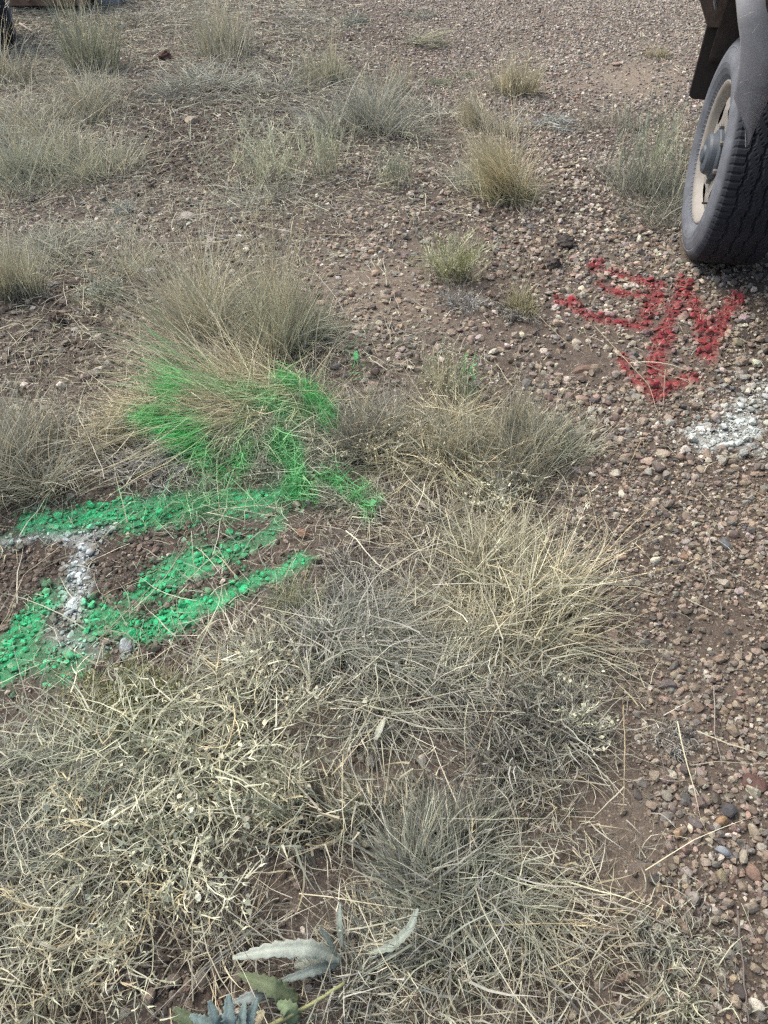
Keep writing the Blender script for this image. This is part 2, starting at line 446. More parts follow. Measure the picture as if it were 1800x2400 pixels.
def build_rocks(T, protos, base):
    """one array of stones -> (verts, tris, colours) split per stone"""
    n = len(T); nv = len(base[0])
    pid = rng.integers(0, len(protos), n)
    S = np.stack(protos)[pid] * (T[:, 2] * 0.5 * 1.15)[:, None, None]
    a, tx, ty = rng.uniform(0, 6.283, n), rng.normal(0, 0.22, n), rng.normal(0, 0.22, n)
    ca, sa = np.cos(a)[:, None], np.sin(a)[:, None]
    x, y, z = S[..., 0], S[..., 1], S[..., 2]
    y, z = y * np.cos(tx)[:, None] - z * np.sin(tx)[:, None], y * np.sin(tx)[:, None] + z * np.cos(tx)[:, None]
    x, z = x * np.cos(ty)[:, None] + z * np.sin(ty)[:, None], -x * np.sin(ty)[:, None] + z * np.cos(ty)[:, None]
    x, y = x * ca - y * sa, x * sa + y * ca
    zh = z.max(1)
    lift = height(T[:, 0], T[:, 1]) + zh * rng.uniform(0.05, 0.7, n) + 0.001
    Vx, Vy, Vz = x + T[:, 0:1], y + T[:, 1:2], z + lift[:, None]
    ci = rng.choice(len(PEB), n, p=PEB_P)
    col = PEB[ci] * rng.uniform(0.72, 1.25, n)[:, None] * (1 + rng.normal(0, 0.04, (n, 3)))
    col = col * (0.78 + 0.22 * sstep(1.2, 3.6, T[:, 4]))[:, None]      # nearer stones darkened, truck shade and lens vignetting put into their colour
    cc = CLOD[rng.integers(0, len(CLOD), n)] * rng.uniform(0.8, 1.25, n)[:, None]
    col = np.where(T[:, 3:4] > 0.5, cc, col)
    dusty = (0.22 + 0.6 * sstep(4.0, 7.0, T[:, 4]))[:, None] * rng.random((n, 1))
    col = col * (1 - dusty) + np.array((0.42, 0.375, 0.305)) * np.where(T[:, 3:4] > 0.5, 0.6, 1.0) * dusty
    C = np.repeat(col[:, None], nv, 1)
    # paint: each stone catches it on its upper side, with gaps where a neighbour shielded it
    a_, pcol = paint(Vx.ravel(), Vy.ravel(), ST_GROUND)
    ac, _ = paint(T[:, 0], T[:, 1], ST_GROUND)
    up = np.clip((z / np.maximum(zh, 1e-6)[:, None]) * 0.9 + 0.45 + rng.normal(0, 0.16, z.shape), 0, 1)
    luck = rng.uniform(-0.55, 0.35, n)[:, None] * (ac < 0.97)[:, None]
    amt = np.clip((0.6 * a_.reshape(n, nv) + 0.4 * ac[:, None]) * 1.25 + luck * (ac > 0.03)[:, None], 0, 1) * up
    amt = np.where(a_.reshape(n, nv) + ac[:, None] > 0.05, amt, 0)[..., None]
    pcol = pcol.reshape(n, nv, 3) * rng.uniform(0.72, 1.12, n)[:, None, None]
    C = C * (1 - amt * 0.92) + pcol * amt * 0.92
    return np.stack([Vx, Vy, Vz], -1), C

szpx = rocks[:, 2] * FPX / rocks[:, 4]
inview = (np.abs(rocks[:, 5] - 900) < 890) & (rocks[:, 6] > 8) & (rocks[:, 6] < 2392)
order = np.argsort(-np.where(inview, szpx, 0))
single = order[:300]
rest = np.setdiff1d(np.arange(len(rocks)), single)
for grp, protos, base in ((single[rocks[single, 3] < 0.5], PROTO2, ICO2), (single[rocks[single, 3] > 0.5], CLOD2, ICO2)):
    if not len(grp): continue
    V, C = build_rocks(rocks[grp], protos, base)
    for k in range(len(grp)):
        c = V[k].mean(0)
        nm = 'soil_clod' if rocks[grp[k], 3] > 0.5 else 'pebble'
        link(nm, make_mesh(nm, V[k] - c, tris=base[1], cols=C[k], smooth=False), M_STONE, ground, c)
gv, gt, gc, off = [], [], [], 0
big = szpx[rest] > 21; tiny = szpx[rest] < 14.5
for sel, protos, base in ((rest[big & (rocks[rest, 3] < 0.5)], PROTO2, ICO2), (rest[big & (rocks[rest, 3] > 0.5)], CLOD2, ICO2), (rest[~big & ~tiny], PROTO1, ICO1), (rest[tiny], CHIPS, CHIP)):
    if not len(sel): continue
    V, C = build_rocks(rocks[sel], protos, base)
    n, nv = V.shape[:2]
    gv.append(V.reshape(-1, 3)); gc.append(C.reshape(-1, 3))
    gt.append((base[1][None] + (np.arange(n) * nv)[:, None, None] + off).reshape(-1, 3)); off += n * nv
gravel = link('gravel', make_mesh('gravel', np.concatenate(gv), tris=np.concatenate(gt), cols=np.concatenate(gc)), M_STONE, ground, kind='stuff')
print('stones', len(rocks), 'gravel tris', sum(len(t) for t in gt))

def stone(name, u, v, wpx, dpx, thick, rgb, label, rz=0.0, seed=1, flat=None, group=None, cat='stone', clod=False, sink=0.3, dirt=0.0):
    """a single stone: apparent width wpx, apparent depth dpx in survey px, thickness in metres"""
    r = np.random.default_rng(seed)
    p = G(u, v, thick * 0.4); pm = PXM(v)
    dep = 1 / max(0.25, math.cos(math.atan2(p[1], CAM_H)))
    dep = min(dep, 2.2)
    if clod: dep, thick = 1.25, max(thick, dpx / pm * 0.8)
    V = rock_shape(ICO3, r, 5 if clod else 11, 0.05 if clod else 0.012, (0.9, 1.0))
    V = V / np.abs(V).max(0)
    if clod:
        V = V * (1 + 0.5 * (noise(V[:, 0] + seed, V[:, 1] + 2 * V[:, 2], 2.6, seed) - 0.5) + 0.22 * (noise(V[:, 0] - V[:, 2], V[:, 1] + seed, 6.5, seed + 1) - 0.5))[:, None]
    V = V * np.array((wpx / pm / 2, dpx / pm / 2 * dep * 0.85, thick / 2))
    c, s = math.cos(rz), math.sin(rz)
    V = np.c_[V[:, 0] * c - V[:, 1] * s, V[:, 0] * s + V[:, 1] * c, V[:, 2]]
    z = float(height(p[0], p[1])) + thick * (0.5 - sink)
    col = np.repeat(np.array(rgb)[None], len(V), 0) * (1 + 0.35 * (noise(V[:, 0] + seed, V[:, 1] + V[:, 2], 60, seed) - 0.5))[:, None]
    a, pc = paint(V[:, 0] + p[0], V[:, 1] + p[1], ST_GROUND)
    a = (np.clip(a * 1.1, 0, 1) * np.clip(V[:, 2] / thick * 1.6 + 0.6, 0, 1))[:, None]
    col = col * (1 - a) + pc * a
    o = link(name, make_mesh(name, V, tris=ICO3[1], cols=col, smooth=False), M_STONE, loc=(p[0], p[1], z))
    return tag(o, label, cat, group)

TAN, CREAM, GREY, BRN, DRK = (0.36, 0.28, 0.2), (0.48, 0.43, 0.35), (0.30, 0.29, 0.27), (0.21, 0.145, 0.115), (0.075, 0.066, 0.06)
for a in [
    ('stone', 446, 270, 33, 24, 0.05, (0.29, 0.245, 0.185), 'rounded tan stone casting a small shadow on dark soil', 0.2, 3),
    ('stone', 452, 228, 20, 13, 0.03, (0.36, 0.33, 0.27), 'small cream stone just beyond the rounded tan stone', 0.4, 4),
    ('stone', 436, 497, 46, 20, 0.03, (0.31, 0.295, 0.26), 'flat pale grey stone amid small tan chips at left', -0.1, 5),
    ('stone', 345, 634, 42, 26, 0.035, (0.36, 0.35, 0.34), 'angular pale grey stone left of the big dark tussock', 0.7, 6),
    ('stone', 1445, 151, 28, 9, 0.03, (0.34, 0.25, 0.19), 'narrow tan stone lying on the sandy patch', 0.0, 7),
    ('stone', 1562, 1602, 54, 27, 0.03, (0.16, 0.14, 0.135), 'flat dark grey slab at the straw edge on right gravel', 0.0, 8),
    ('stone', 1074, 1572, 29, 20, 0.02, (0.235, 0.175, 0.15), 'squarish brown stone showing through the grey grass mat', 0.1, 9),
    ('stone', 712, 1256, 34, 32, 0.025, (0.27, 0.165, 0.12), 'rusty brown flat stone beside the right end of green paint', 0.5, 10),
    ('stone', 741, 1316, 26, 14, 0.025, (0.25, 0.15, 0.11), 'long rusty stone below the rusty flat stone', 0.5, 11),
    ('stone', 650, 1380, 32, 18, 0.025, TAN, 'tan stone below the lower green stripe', 0.2, 12),
    ('stone', 1626, 2112, 35, 38, 0.03, (0.25, 0.235, 0.21), 'rounded grey cobble in the lower right gravel', 0.1, 13),
    ('stone', 1587, 1955, 38, 26, 0.03, (0.34, 0.245, 0.165), 'orange tan stone with a cream chip beside it', 0.6, 14),
    ('stone', 1614, 1946, 13, 25, 0.016, (0.6, 0.52, 0.4), 'cream chip leaning against the orange tan stone', 0.0, 15),
    ('stone', 1701, 1276, 30, 36, 0.03, (0.12, 0.13, 0.14), 'blue grey pointed stone below the white paint patch', 0.5, 16),
    ('stone', 1746, 740, 26, 20, 0.04, (0.29, 0.23, 0.24), 'rounded lilac grey pebble right of the red zigzag', 0.3, 17),
    ('stone', 1345, 691, 28, 22, 0.045, (0.33, 0.22, 0.18), 'rounded stone painted red at the left tip of the red mark', 0.2, 18),
    ('stone', 1690, 1930, 30, 26, 0.03, (0.32, 0.22, 0.13), 'golden brown stone with a dark stone behind it', 0.2, 19),
    ('stone', 1706, 1905, 36, 40, 0.028, (0.07, 0.07, 0.075), 'dark stone behind the golden brown stone', 0.0, 20),
    ('stone', 1640, 1884, 44, 32, 0.03, (0.16, 0.13, 0.115), 'grey brown stone above the orange tan stone', -0.5, 21),
    ('stone', 1765, 1838, 66, 56, 0.02, (0.12, 0.075, 0.065), 'broad dark maroon stone near the right edge', 0.3, 22),
    ('stone', 1693, 2000, 40, 26, 0.02, (0.22, 0.25, 0.27), 'flat blue grey stone in lower right gravel', -0.3, 23),
    ('stone', 1603, 1998, 24, 30, 0.025, (0.25, 0.18, 0.15), 'plum brown stone left of the flat blue grey stone', 0.1, 24),
    ('stone', 293, 1512, 36, 36, 0.04, (0.16, 0.13, 0.135), 'purple grey lump splashed with white between the green marks', 0.4, 25),
    ('stone', 309, 1484, 24, 26, 0.03, (0.24, 0.19, 0.14), 'brown stone with one green side near the green stripe', 0.1, 26),
    ('stone', 1546, 1085, 36, 28, 0.035, (0.17, 0.145, 0.13), 'grey brown lump left of the white paint patch', 0.2, 27),
    ('stone', 1365, 858, 50, 16, 0.02, (0.20, 0.14, 0.11), 'thin brown flake on dark soil left of red arrow', 0.3, 28),
    ('stone', 1363, 928, 32, 20, 0.03, (0.31, 0.24, 0.19), 'buff angular stone below the thin brown flake', 0.2, 29),
    ('stone', 1605, 1300, 26, 20, 0.03, (0.29, 0.2, 0.14), 'sandy block shaped stone in the middle right gravel', 0.1, 30),
    ('stone', 1454, 1302, 34, 16, 0.02, (0.33, 0.25, 0.2), 'pinkish flake under the straw tips at right', 0.1, 31),
    ('stone', 1766, 2050, 42, 44, 0.02, (0.20, 0.14, 0.11), 'brown flat stone at the right edge of lower gravel', 0.2, 32),
    ('stone', 305, 365, 36, 14, 0.03, (0.42, 0.39, 0.34), 'flat cream stone at the edge of the left grass mat', 0.0, 33),
]: stone(*a)
CHIP_LABELS = ['tan chip farthest back in the central chip cluster', 'long cream chip in the middle of the central cluster', 'light brown chip right of the long cream chip',
    'tan chip nearest the viewer in the central cluster', 'cream chip at the left of the central cluster', 'light brown chip outlying left of the central cluster',
    'tan upright chip at the right end of the cluster', 'cream chip alone on soil above the biggest tussock', 'light brown chip alone right above the biggest tussock',
    'tan chip on bare soil between two broom herbs', 'cream chip left of the star shaped silver tuft', 'light brown flat chip on bare soil above the pale upright herb']
for k, (u, v, w, d) in enumerate([(835, 551, 15, 15), (852, 572, 22, 10), (872, 576, 14, 11), (855, 588, 20, 13), (823, 583, 14, 10), (795, 578, 12, 9), (897, 572, 14, 15), (668, 534, 18, 10), (878, 632, 18, 14), (935, 705, 15, 13), (995, 728, 14, 12), (942, 765, 20, 9)]):
    stone('stone', u, v, w, d, 0.025, [TAN, CREAM, (0.40, 0.30, 0.22)][k % 3], CHIP_LABELS[k], k * 0.7, 50 + k, group='pale chips on the bare central soil')
for k, (u, v, w, d, l) in enumerate([(1331, 553, 50, 34, 'large dark soil clod left of the front tyre'), (1302, 606, 44, 26, 'dark crumbly clod below the large dark clod'), (388, 132, 34, 30, 'reddish brown clod behind the pale grass mat'),
        (135, 748, 50, 32, 'dark brown clod beside a cream dry leaf at left'), (375, 1202, 26, 24, 'brown clod poking through the upper green stripe'), (262, 2295, 28, 26, 'reddish soil lump near lower left straw stems'), (445, 2322, 26, 22, 'round soil lump left of the felted leaves'), (1455, 2305, 26, 26, 'round brown clod in the straw at lower right')]):
    stone('soil_clod', u, v, w, d, 0.035 if v > 1000 else 0.06, [DRK, DRK, (0.10, 0.06, 0.045), (0.08, 0.06, 0.05), (0.13, 0.085, 0.065), (0.16, 0.10, 0.08), (0.15, 0.10, 0.08), (0.15, 0.11, 0.09)][k], l, k, 80 + k, cat='soil clod', clod=True, sink=0.12)

# ------------------------------------------------------------------ blades, stems and leaves
PAL = {
    'straw': [(0.57, 0.54, 0.39), (0.48, 0.45, 0.32), (0.63, 0.61, 0.47), (0.40, 0.38, 0.29), (0.58, 0.51, 0.33)],
    'yellow': [(0.60, 0.54, 0.34), (0.53, 0.48, 0.29), (0.64, 0.59, 0.41), (0.46, 0.44, 0.28)],
    'pale': [(0.57, 0.585, 0.42), (0.49, 0.52, 0.38), (0.64, 0.645, 0.49), (0.43, 0.46, 0.35)],
    'greygreen': [(0.31, 0.345, 0.27), (0.41, 0.44, 0.36), (0.24, 0.275, 0.215), (0.50, 0.50, 0.39)],
    'grey': [(0.37, 0.375, 0.33), (0.49, 0.49, 0.43), (0.26, 0.265, 0.245), (0.57, 0.56, 0.46)],
    'silver': [(0.46, 0.48, 0.47), (0.56, 0.57, 0.57), (0.36, 0.38, 0.38)],
    'dead': [(0.13, 0.12, 0.11), (0.19, 0.175, 0.155), (0.09, 0.085, 0.08), (0.26, 0.24, 0.21)],
    'olive': [(0.33, 0.34, 0.18), (0.40, 0.40, 0.22), (0.25, 0.28, 0.15)],
    'green': [(0.15, 0.205, 0.11), (0.20, 0.255, 0.15), (0.115, 0.155, 0.085)],
}
STYLE = {  # tilt at the root (min, max), tilt at the tip (min, max), radians from upright
    'up': (0.03, 0.40, 0.25, 0.95), 'fan': (0.10, 0.85, 0.7, 1.35), 'mat': (0.75, 1.35, 1.35, 1.65), 'flop': (0.25, 0.9, 1.4, 2.1), 'ball': (0.1, 1.3, 0.6, 1.9),
}

def pick(pal, n, r):
    P = np.concatenate([np.array(PAL[k]) for k in pal.split('+')])
    return P[r.integers(0, len(P), n)] * r.uniform(0.62, 1.38, n)[:, None]

def ribbons(P, az, L, t0, t1, w, cA, cB, r, seg=5, curl=0.7, layer=0.02, kink=0.2, clamp=True):
    """curved tapering ribbons; returns verts (n, m, 3), colours, centre lines"""
    n = len(P)
    k = np.arange(seg) / max(seg - 1, 1)
    tilt = t0[:, None] + (t1 - t0)[:, None] * k[None] ** 1.1 + r.normal(0, kink, (n, seg))
    a = az[:, None] + r.normal(0, curl, n)[:, None] * k[None] + r.normal(0, kink, (n, seg))
    D = np.stack([np.sin(tilt) * np.cos(a), np.sin(tilt) * np.sin(a), np.cos(tilt)], -1)
    C = np.concatenate([np.zeros((n, 1, 3)), np.cumsum(D * (L / seg)[:, None, None], 1)], 1) + P[:, None]
    if clamp:
        fl = height(C[..., 0], C[..., 1]) + r.uniform(0.003, 0.003 + layer, n)[:, None]
        low = C[..., 2] < fl
        low[:, 0] = False
        C[..., 2] = np.where(low, fl, C[..., 2])
    rv = r.normal(size=(n, 3)); rv[:, 2] += 0.6
    side = np.cross(D, rv[:, None]); side /= np.linalg.norm(side, axis=-1)[..., None] + 1e-9
    dep = np.maximum(C[:, 0, 1] * CP + (CAM_H - C[:, 0, 2]) * SP, 0.3)
    wd = np.maximum(w * 1.25, 0.6 * dep / 768)          # nothing thinner than the far blades can show
    tp = (1 - 0.75 * k ** 2)[None, :, None] * (wd * 0.5)[:, None, None]
    A, B = C[:, :-1] + side * tp, C[:, :-1] - side * tp
    V = np.concatenate([np.stack([A, B], 2).reshape(n, seg * 2, 3), C[:, -1:]], 1)
    kk = np.concatenate([np.repeat(k, 2), [1.0]])[None, :, None]
    col = cA[:, None] * (1 - kk) + cB[:, None] * kk
    return V, col, C

def ribbon_faces(n, seg, off):
    m = seg * 2 + 1
    q = np.array([[2 * i, 2 * i + 1, 2 * i + 3, 2 * i + 2] for i in range(seg - 1)]).reshape(-1, 4)
    t = np.array([[2 * seg - 2, 2 * seg - 1, 2 * seg]])
    o = (np.arange(n) * m + off)[:, None, None]
    return (q[None] + o).reshape(-1, 4), (t[None] + o).reshape(-1, 3)

class Mesher:
    def __init__(s): s.v, s.c, s.q, s.t, s.n = [], [], [], [], 0
    def add(s, V, C, seg):
        n = len(V)
        if not n: return
        q, t = ribbon_faces(n, seg, s.n)
        s.v.append(V.reshape(-1, 3)); s.c.append(C.reshape(-1, 3)); s.q.append(q); s.t.append(t); s.n += V.shape[0] * V.shape[1]
    def build(s, name, origin=(0, 0, 0), painted=True):
        v, c = np.concatenate(s.v), np.concatenate(s.c)
        if painted:
            a, pc = paint(v[:, 0], v[:, 1], ST_GRASS)
            a = a * (v[:, 2] > height(v[:, 0], v[:, 1]) + 0.004)
            lk = lattice(np.floor(np.arange(len(v)) / 11.0), np.zeros(len(v)), 3)
            a = np.clip(a * 1.15 - 0.55 * lk * (a < 0.97), 0, 0.92)[:, None]
            c = c * (1 - a) + pc * a * (0.75 + 0.5 * lk[:, None])
            b, pb = paint(v[:, 0], v[:, 1], ST_GROUND)
            b = (b * (v[:, 2] < height(v[:, 0], v[:, 1]) + 0.03) * 0.45 * lk)[:, None]
            c = c * (1 - b) + pb * b
        return make_mesh(name, v - np.array(origin), tris=np.concatenate(s.t), quads=np.concatenate(s.q), cols=c)

TRI = [0]
def tussock(name, u, v, rpx, lpx, n, pal, style, lean, label, cat='grass tussock', stalks=0, base_pal='dead', squash=1.0, width=0.0022, thatch=0.35, layer=0.03, stalk_pal='straw', seedhead=True, seg=5, group=None):
    """lean: (azimuth in degrees, strength 0..1); 0 = to the right, 90 = away from the viewer, 180 = to the left"""
    r = np.random.default_rng(int(u * 7 + v * 13) % 100003)
    p = G(u, v); pm = PXM(v)
    rad, L0 = rpx / pm, lpx / pm
    if v > 1250: n, width, L0 = int(n * 0.62), width * 1.0, L0 * 0.88
    z0 = float(height(*p))
    root = empty(name, (p[0], p[1], z0)); tag(root, label, cat, group)
    o = np.array((p[0], p[1], z0))
    la, ls = R(lean[0]), lean[1]
    nc = 5 if rad < 0.06 else 9                     # several crowns grown together
    cen = r.normal(0, 0.48, (nc, 2)) * rad; cen[:, 1] *= squash
    cl_len, cl_az, cl_tone, cl_rad = r.uniform(0.5, 1.15, nc), r.normal(0, 0.55, nc), r.uniform(0.78, 1.18, nc), r.uniform(0.14, 0.42, nc)
    wts = r.uniform(0.3, 1.0, nc); wts /= wts.sum()
    def roots(m, sp):
        k = r.choice(nc, m, p=wts)
        d = cen[k] + r.normal(0, 1, (m, 2)) * (cl_rad[k] * sp)[:, None]
        return d, k
    stiff = {'up': (0.4, 0.07), 'fan': (0.5, 0.10), 'mat': (0.4, 0.09), 'flop': (1.1, 0.09), 'ball': (1.2, 0.17)}[style]
    mb = Mesher()
    d, kc = roots(n, rad)
    x, y = p[0] + d[:, 0], p[1] + d[:, 1]
    B = np.c_[x, y, height(x, y) - 0.003]
    az = la + r.normal(0, 1, n) * (math.pi * (1 - ls)) if ls > 0 else r.uniform(0, 6.283, n)
    out = np.arctan2(d[:, 1] - cen[kc, 1] * 0.5, d[:, 0] - cen[kc, 0] * 0.5)              # blades lean outwards from the crown
    if ls < 0.6:
        az = np.where(r.random(n) < 0.65 * (1 - ls), out + r.normal(0, 0.5, n), az)
    s = STYLE[style]
    rr = np.clip(np.hypot(d[:, 0], d[:, 1]) / (rad + 1e-6), 0, 1)
    t0 = s[0] + (s[1] - s[0]) * np.clip(0.6 * rr + 0.6 * r.random(n) - 0.1, 0, 1)
    t1 = s[2] + (s[3] - s[2]) * r.random(n)
    stray = r.random(n) < 0.12                      # broken and wind-tossed blades
    az = np.where(stray, r.uniform(0, 6.283, n), az); t0 = np.where(stray, r.uniform(0.1, 1.5, n), t0); t1 = np.where(stray, r.uniform(0.6, 2.0, n), t1)
    az = az + cl_az[kc]
    L = L0 * r.uniform(0.3, 1.15, n) * cl_len[kc]
    cA = pick(base_pal + '+' + pal, n, r); cB = pick(pal, n, r)
    cA = (0.6 * cA + 0.4 * cB) * cl_tone[kc][:, None]; cB = cB * cl_tone[kc][:, None]  # dead tones darken the roots, shade between blades put into the colour
    V, C, _ = ribbons(B, az, L, t0, t1, width * r.uniform(0.6, 1.3, n), cA, cB, r, seg, layer=layer, curl=stiff[0], kink=stiff[1])
    mb.add(V, C, seg)
    m = int(n * thatch)
    if m:
        d, _k = roots(m, rad * 1.3); x, y = p[0] + d[:, 0], p[1] + d[:, 1]
        V, C, _ = ribbons(np.c_[x, y, height(x, y) + r.uniform(0, 0.02, m)], r.uniform(0, 6.283, m), L0 * r.uniform(0.15, 0.5, m), r.uniform(0.5, 1.5, m), r.uniform(1.2, 2.2, m),
                          width * 0.8 * np.ones(m), pick(base_pal, m, r), pick(base_pal + '+grey', m, r), r, 3, layer=0.02, curl=0.8)
        mb.add(V, C, 3)
    TRI[0] += sum(len(t) for t in mb.t) + 2 * sum(len(q) for q in mb.q)
    link('leaf_blades', mb.build('leaf_blades', o), M_GRASS, root, kind='stuff')
    if stalks:
        ms = Mesher()
        d, _k = roots(stalks, rad * 0.7); x, y = p[0] + d[:, 0], p[1] + d[:, 1]
        az = la + r.normal(0, 1, stalks) * (math.pi * (1 - ls)) if ls > 0 else r.uniform(0, 6.283, stalks)
        t0 = s[0] * 0.8 + (s[1] - s[0]) * 0.6 * r.random(stalks); t1 = s[2] * 0.9 + (s[3] - s[2]) * 0.5 * r.random(stalks)
        LL = L0 * r.uniform(0.9, 1.45, stalks); c = pick(stalk_pal, stalks, r)
        V, C, ctr = ribbons(np.c_[x, y, height(x, y)], az, LL, t0, t1, 0.0016 * np.ones(stalks), c, c * 1.1, r, 6, curl=0.25, layer=layer, kink=0.05)
        ms.add(V, C, 6)
        if seedhead:
            k = 5 * stalks
            si = np.repeat(np.arange(stalks), 5); f = r.uniform(0.0, 1.0, k)
            pt = ctr[si, 4] * (1 - f[:, None]) + ctr[si, 6] * f[:, None]
            V, C, _ = ribbons(pt, az[si] + r.normal(0, 0.6, k), 0.12 * LL[si] * r.uniform(0.4, 1, k), t1[si] * r.uniform(0.5, 1.1, k), t1[si], 0.0022 * np.ones(k), c[si] * 1.05, c[si] * 1.2, r, 2, clamp=False)
            ms.add(V, C, 2)
        TRI[0] += sum(len(t) for t in ms.t) + 2 * sum(len(q) for q in ms.q)
        link('seed_stalks', ms.build('seed_stalks', o), M_GRASS, root, kind='stuff')
    return root

def herb(name, u, v, rpx, lpx, stems, pal, style, lean, label, cat='herb', branches=6, leaves=0, leaf_pal=None, leaf_len=0.009, width=0.0028, layer=0.05, squash=1.0, brl=0.4, seg=6, leaf_w=0.5, sub=2):
    """branched wiry plant: stems, side branches, small oval leaves"""
    r = np.random.default_rng(int(u * 5 + v * 17) % 100003)
    p = G(u, v); pm = PXM(v); rad, L0 = rpx / pm, lpx / pm
    z0 = float(height(*p)); o = np.array((p[0], p[1], z0))
    root = empty(name, o); tag(root, label, cat)
    la, ls = R(lean[0]), lean[1]
    d = r.normal(0, 0.5, (stems, 2)) * rad; d[:, 1] *= squash
    x, y = p[0] + d[:, 0], p[1] + d[:, 1]
    az = la + r.normal(0, 1, stems) * (math.pi * (1 - ls)) if ls > 0 else r.uniform(0, 6.283, stems)
    s = STYLE[style]
    t0 = r.uniform(s[0], s[1], stems); t1 = r.uniform(s[2], s[3], stems)
    L = L0 * r.uniform(0.55, 1.1, stems); c = pick(pal, stems, r)
    m = Mesher()
    V, C, ctr = ribbons(np.c_[x, y, height(x, y)], az, L, t0, t1, width * r.uniform(0.8, 1.2, stems), c * 0.85, c, r, seg, curl=1.0, layer=layer, kink=0.07)
    m.add(V, C, seg)
    tips, lens, azs, tl, cc = ctr, L, az, t1, c
    allp = [ctr.reshape(-1, 3)]
    for lev in range(sub):
        nb = branches if lev == 0 else max(2, branches // 2)
        k = nb * len(tips)
        si = np.repeat(np.arange(len(tips)), nb); sg = tips.shape[1] - 1
        f = r.uniform(0.2, 0.95, k) * sg; i0 = np.clip(f.astype(int), 0, sg - 1); fr = (f - i0)[:, None]
        pt = tips[si, i0] * (1 - fr) + tips[si, i0 + 1] * fr
        dv = tips[si, i0 + 1] - tips[si, i0]
        a2 = np.arctan2(dv[:, 1], dv[:, 0]) + r.choice([-1, 1], k) * r.uniform(0.3, 0.9, k)
        tt = np.arccos(np.clip(dv[:, 2] / (np.linalg.norm(dv, axis=1) + 1e-9), -1, 1))
        l2 = lens[si] * brl * r.uniform(0.4, 1.1, k)
        c2 = cc[si] * r.uniform(0.9, 1.12, k)[:, None]
        V, C, ct = ribbons(pt, a2, l2, np.clip(tt - 0.2, 0.05, 2), np.clip(tt + r.normal(-0.1, 0.35, k), 0.05, 2), width * 0.72 * np.ones(k), c2, c2 * 1.05, r, 4, curl=0.7, layer=layer, kink=0.07)
        m.add(V, C, 4); allp.append(ct.reshape(-1, 3))
        tips, lens, azs, cc = ct, l2, a2, c2
    TRI[0] += sum(len(t) for t in m.t) + 2 * sum(len(q) for q in m.q)
    link('stems', m.build('stems', o), M_GRASS, root, kind='stuff')
    if leaves:
        P = np.concatenate(allp); P = P[r.integers(0, len(P), leaves)]
        q = Mesher(); az = r.uniform(0, 6.283, leaves); ln = leaf_len * r.uniform(0.6, 1.3, leaves)
        cl = pick(leaf_pal or pal, leaves, r)
        # an oval leaf: narrow - wide - narrow ribbon
        k = np.array((0.35, 1.0, 0.75))
        t = r.uniform(0.3, 1.7, leaves)
        D = np.stack([np.sin(t) * np.cos(az), np.sin(t) * np.sin(az), np.cos(t)], -1)
        rv = r.normal(size=(leaves, 3)); sd = np.cross(D, rv); sd /= np.linalg.norm(sd, axis=1)[:, None] + 1e-9
        nrm = np.cross(D, sd)
        rows = []
        for j in range(3):
            ctrp = P + D * (ln * (0.05 + j * 0.33))[:, None] + nrm * (ln * 0.12 * (j == 1))[:, None]
            w2 = sd * (ln * leaf_w * 0.5 * k[j])[:, None]
            rows += [ctrp + w2, ctrp - w2]
        rows.append(P + D * ln[:, None])
        V = np.stack(rows, 1); q.add(V, np.repeat(cl[:, None], 7, 1), 3)
        TRI[0] += leaves * 5
        link('small_leaves', q.build('small_leaves', o), M_LEAF, root, kind='stuff')
    return root

# ------------------------------------------------------------------ the plants, far to near
T = tussock
T('grass_tussock', 205, 165, 55, 190, 520, 'greygreen+olive', 'up', (110, 0.3), 'tall upright grey green tussock in front of the rusty steel box', stalks=26, width=0.003)
T('grass_tussock', 515, 130, 62, 150, 520, 'greygreen+straw', 'up', (90, 0.15), 'tall upright pale tussock at the top left of centre', stalks=30, width=0.003)
T('grass_tussock', 40, 190, 90, 150, 420, 'greygreen+straw', 'fan', (60, 0.2), 'loose tussock with seed stalks at the upper left edge', stalks=24)
T('grass_tussock', 75, 285, 120, 150, 900, 'straw+pale+grey', 'flop', (170, 0.2), 'curled straw coloured mat at the left edge below the steel box', stalks=14, squash=1.3)
T('grass_tussock', 195, 265, 85, 120, 650, 'straw+greygreen', 'fan', (100, 0.2), 'straw tussock right of the curled mat at left', stalks=16)
T('grass_tussock', 60, 415, 110, 170, 900, 'greygreen+pale', 'fan', (70, 0.25), 'pale tussock with dark shaded foot at the left edge', stalks=30, squash=1.3)
T('grass_tussock', 215, 395, 95, 150, 900, 'greygreen+pale+straw', 'fan', (60, 0.3), 'pale bushy tussock left of the dark clods', stalks=22, squash=1.3)
T('grass_tussock', 288, 490, 32, 48, 260, 'silver+greygreen', 'ball', (0, 0), 'little silver grey tuft above the left grass mat')
T('grass_tussock', 470, 205, 90, 130, 620, 'grey+greygreen', 'mat', (20, 0.25), 'flattened grey green mat below the tall pale tussock', squash=1.6)
T('grass_tussock', 330, 60, 70, 110, 300, 'grey+straw', 'mat', (10, 0.3), 'thin grey litter mat around the pale stick', squash=2)
T('grass_tussock', 700, 60, 60, 60, 160, 'grey+greygreen', 'mat', (20, 0.2), 'thin dead grass patch at the top middle', squash=2)
T('grass_tussock', 640, 210, 80, 130, 360, 'pale+grey', 'mat', (170, 0.3), 'flattened pale straw lying left of the yellow tuft', squash=1.6)
T('grass_tussock', 765, 185, 50, 95, 480, 'yellow+greygreen', 'up', (100, 0.2), 'yellowish upright tuft at the upper middle', stalks=26)
T('grass_tussock', 865, 285, 92, 150, 1100, 'greygreen+grey', 'fan', (95, 0.2), 'large bluish grey green tussock at the upper middle', stalks=30, squash=1.4, width=0.0026)
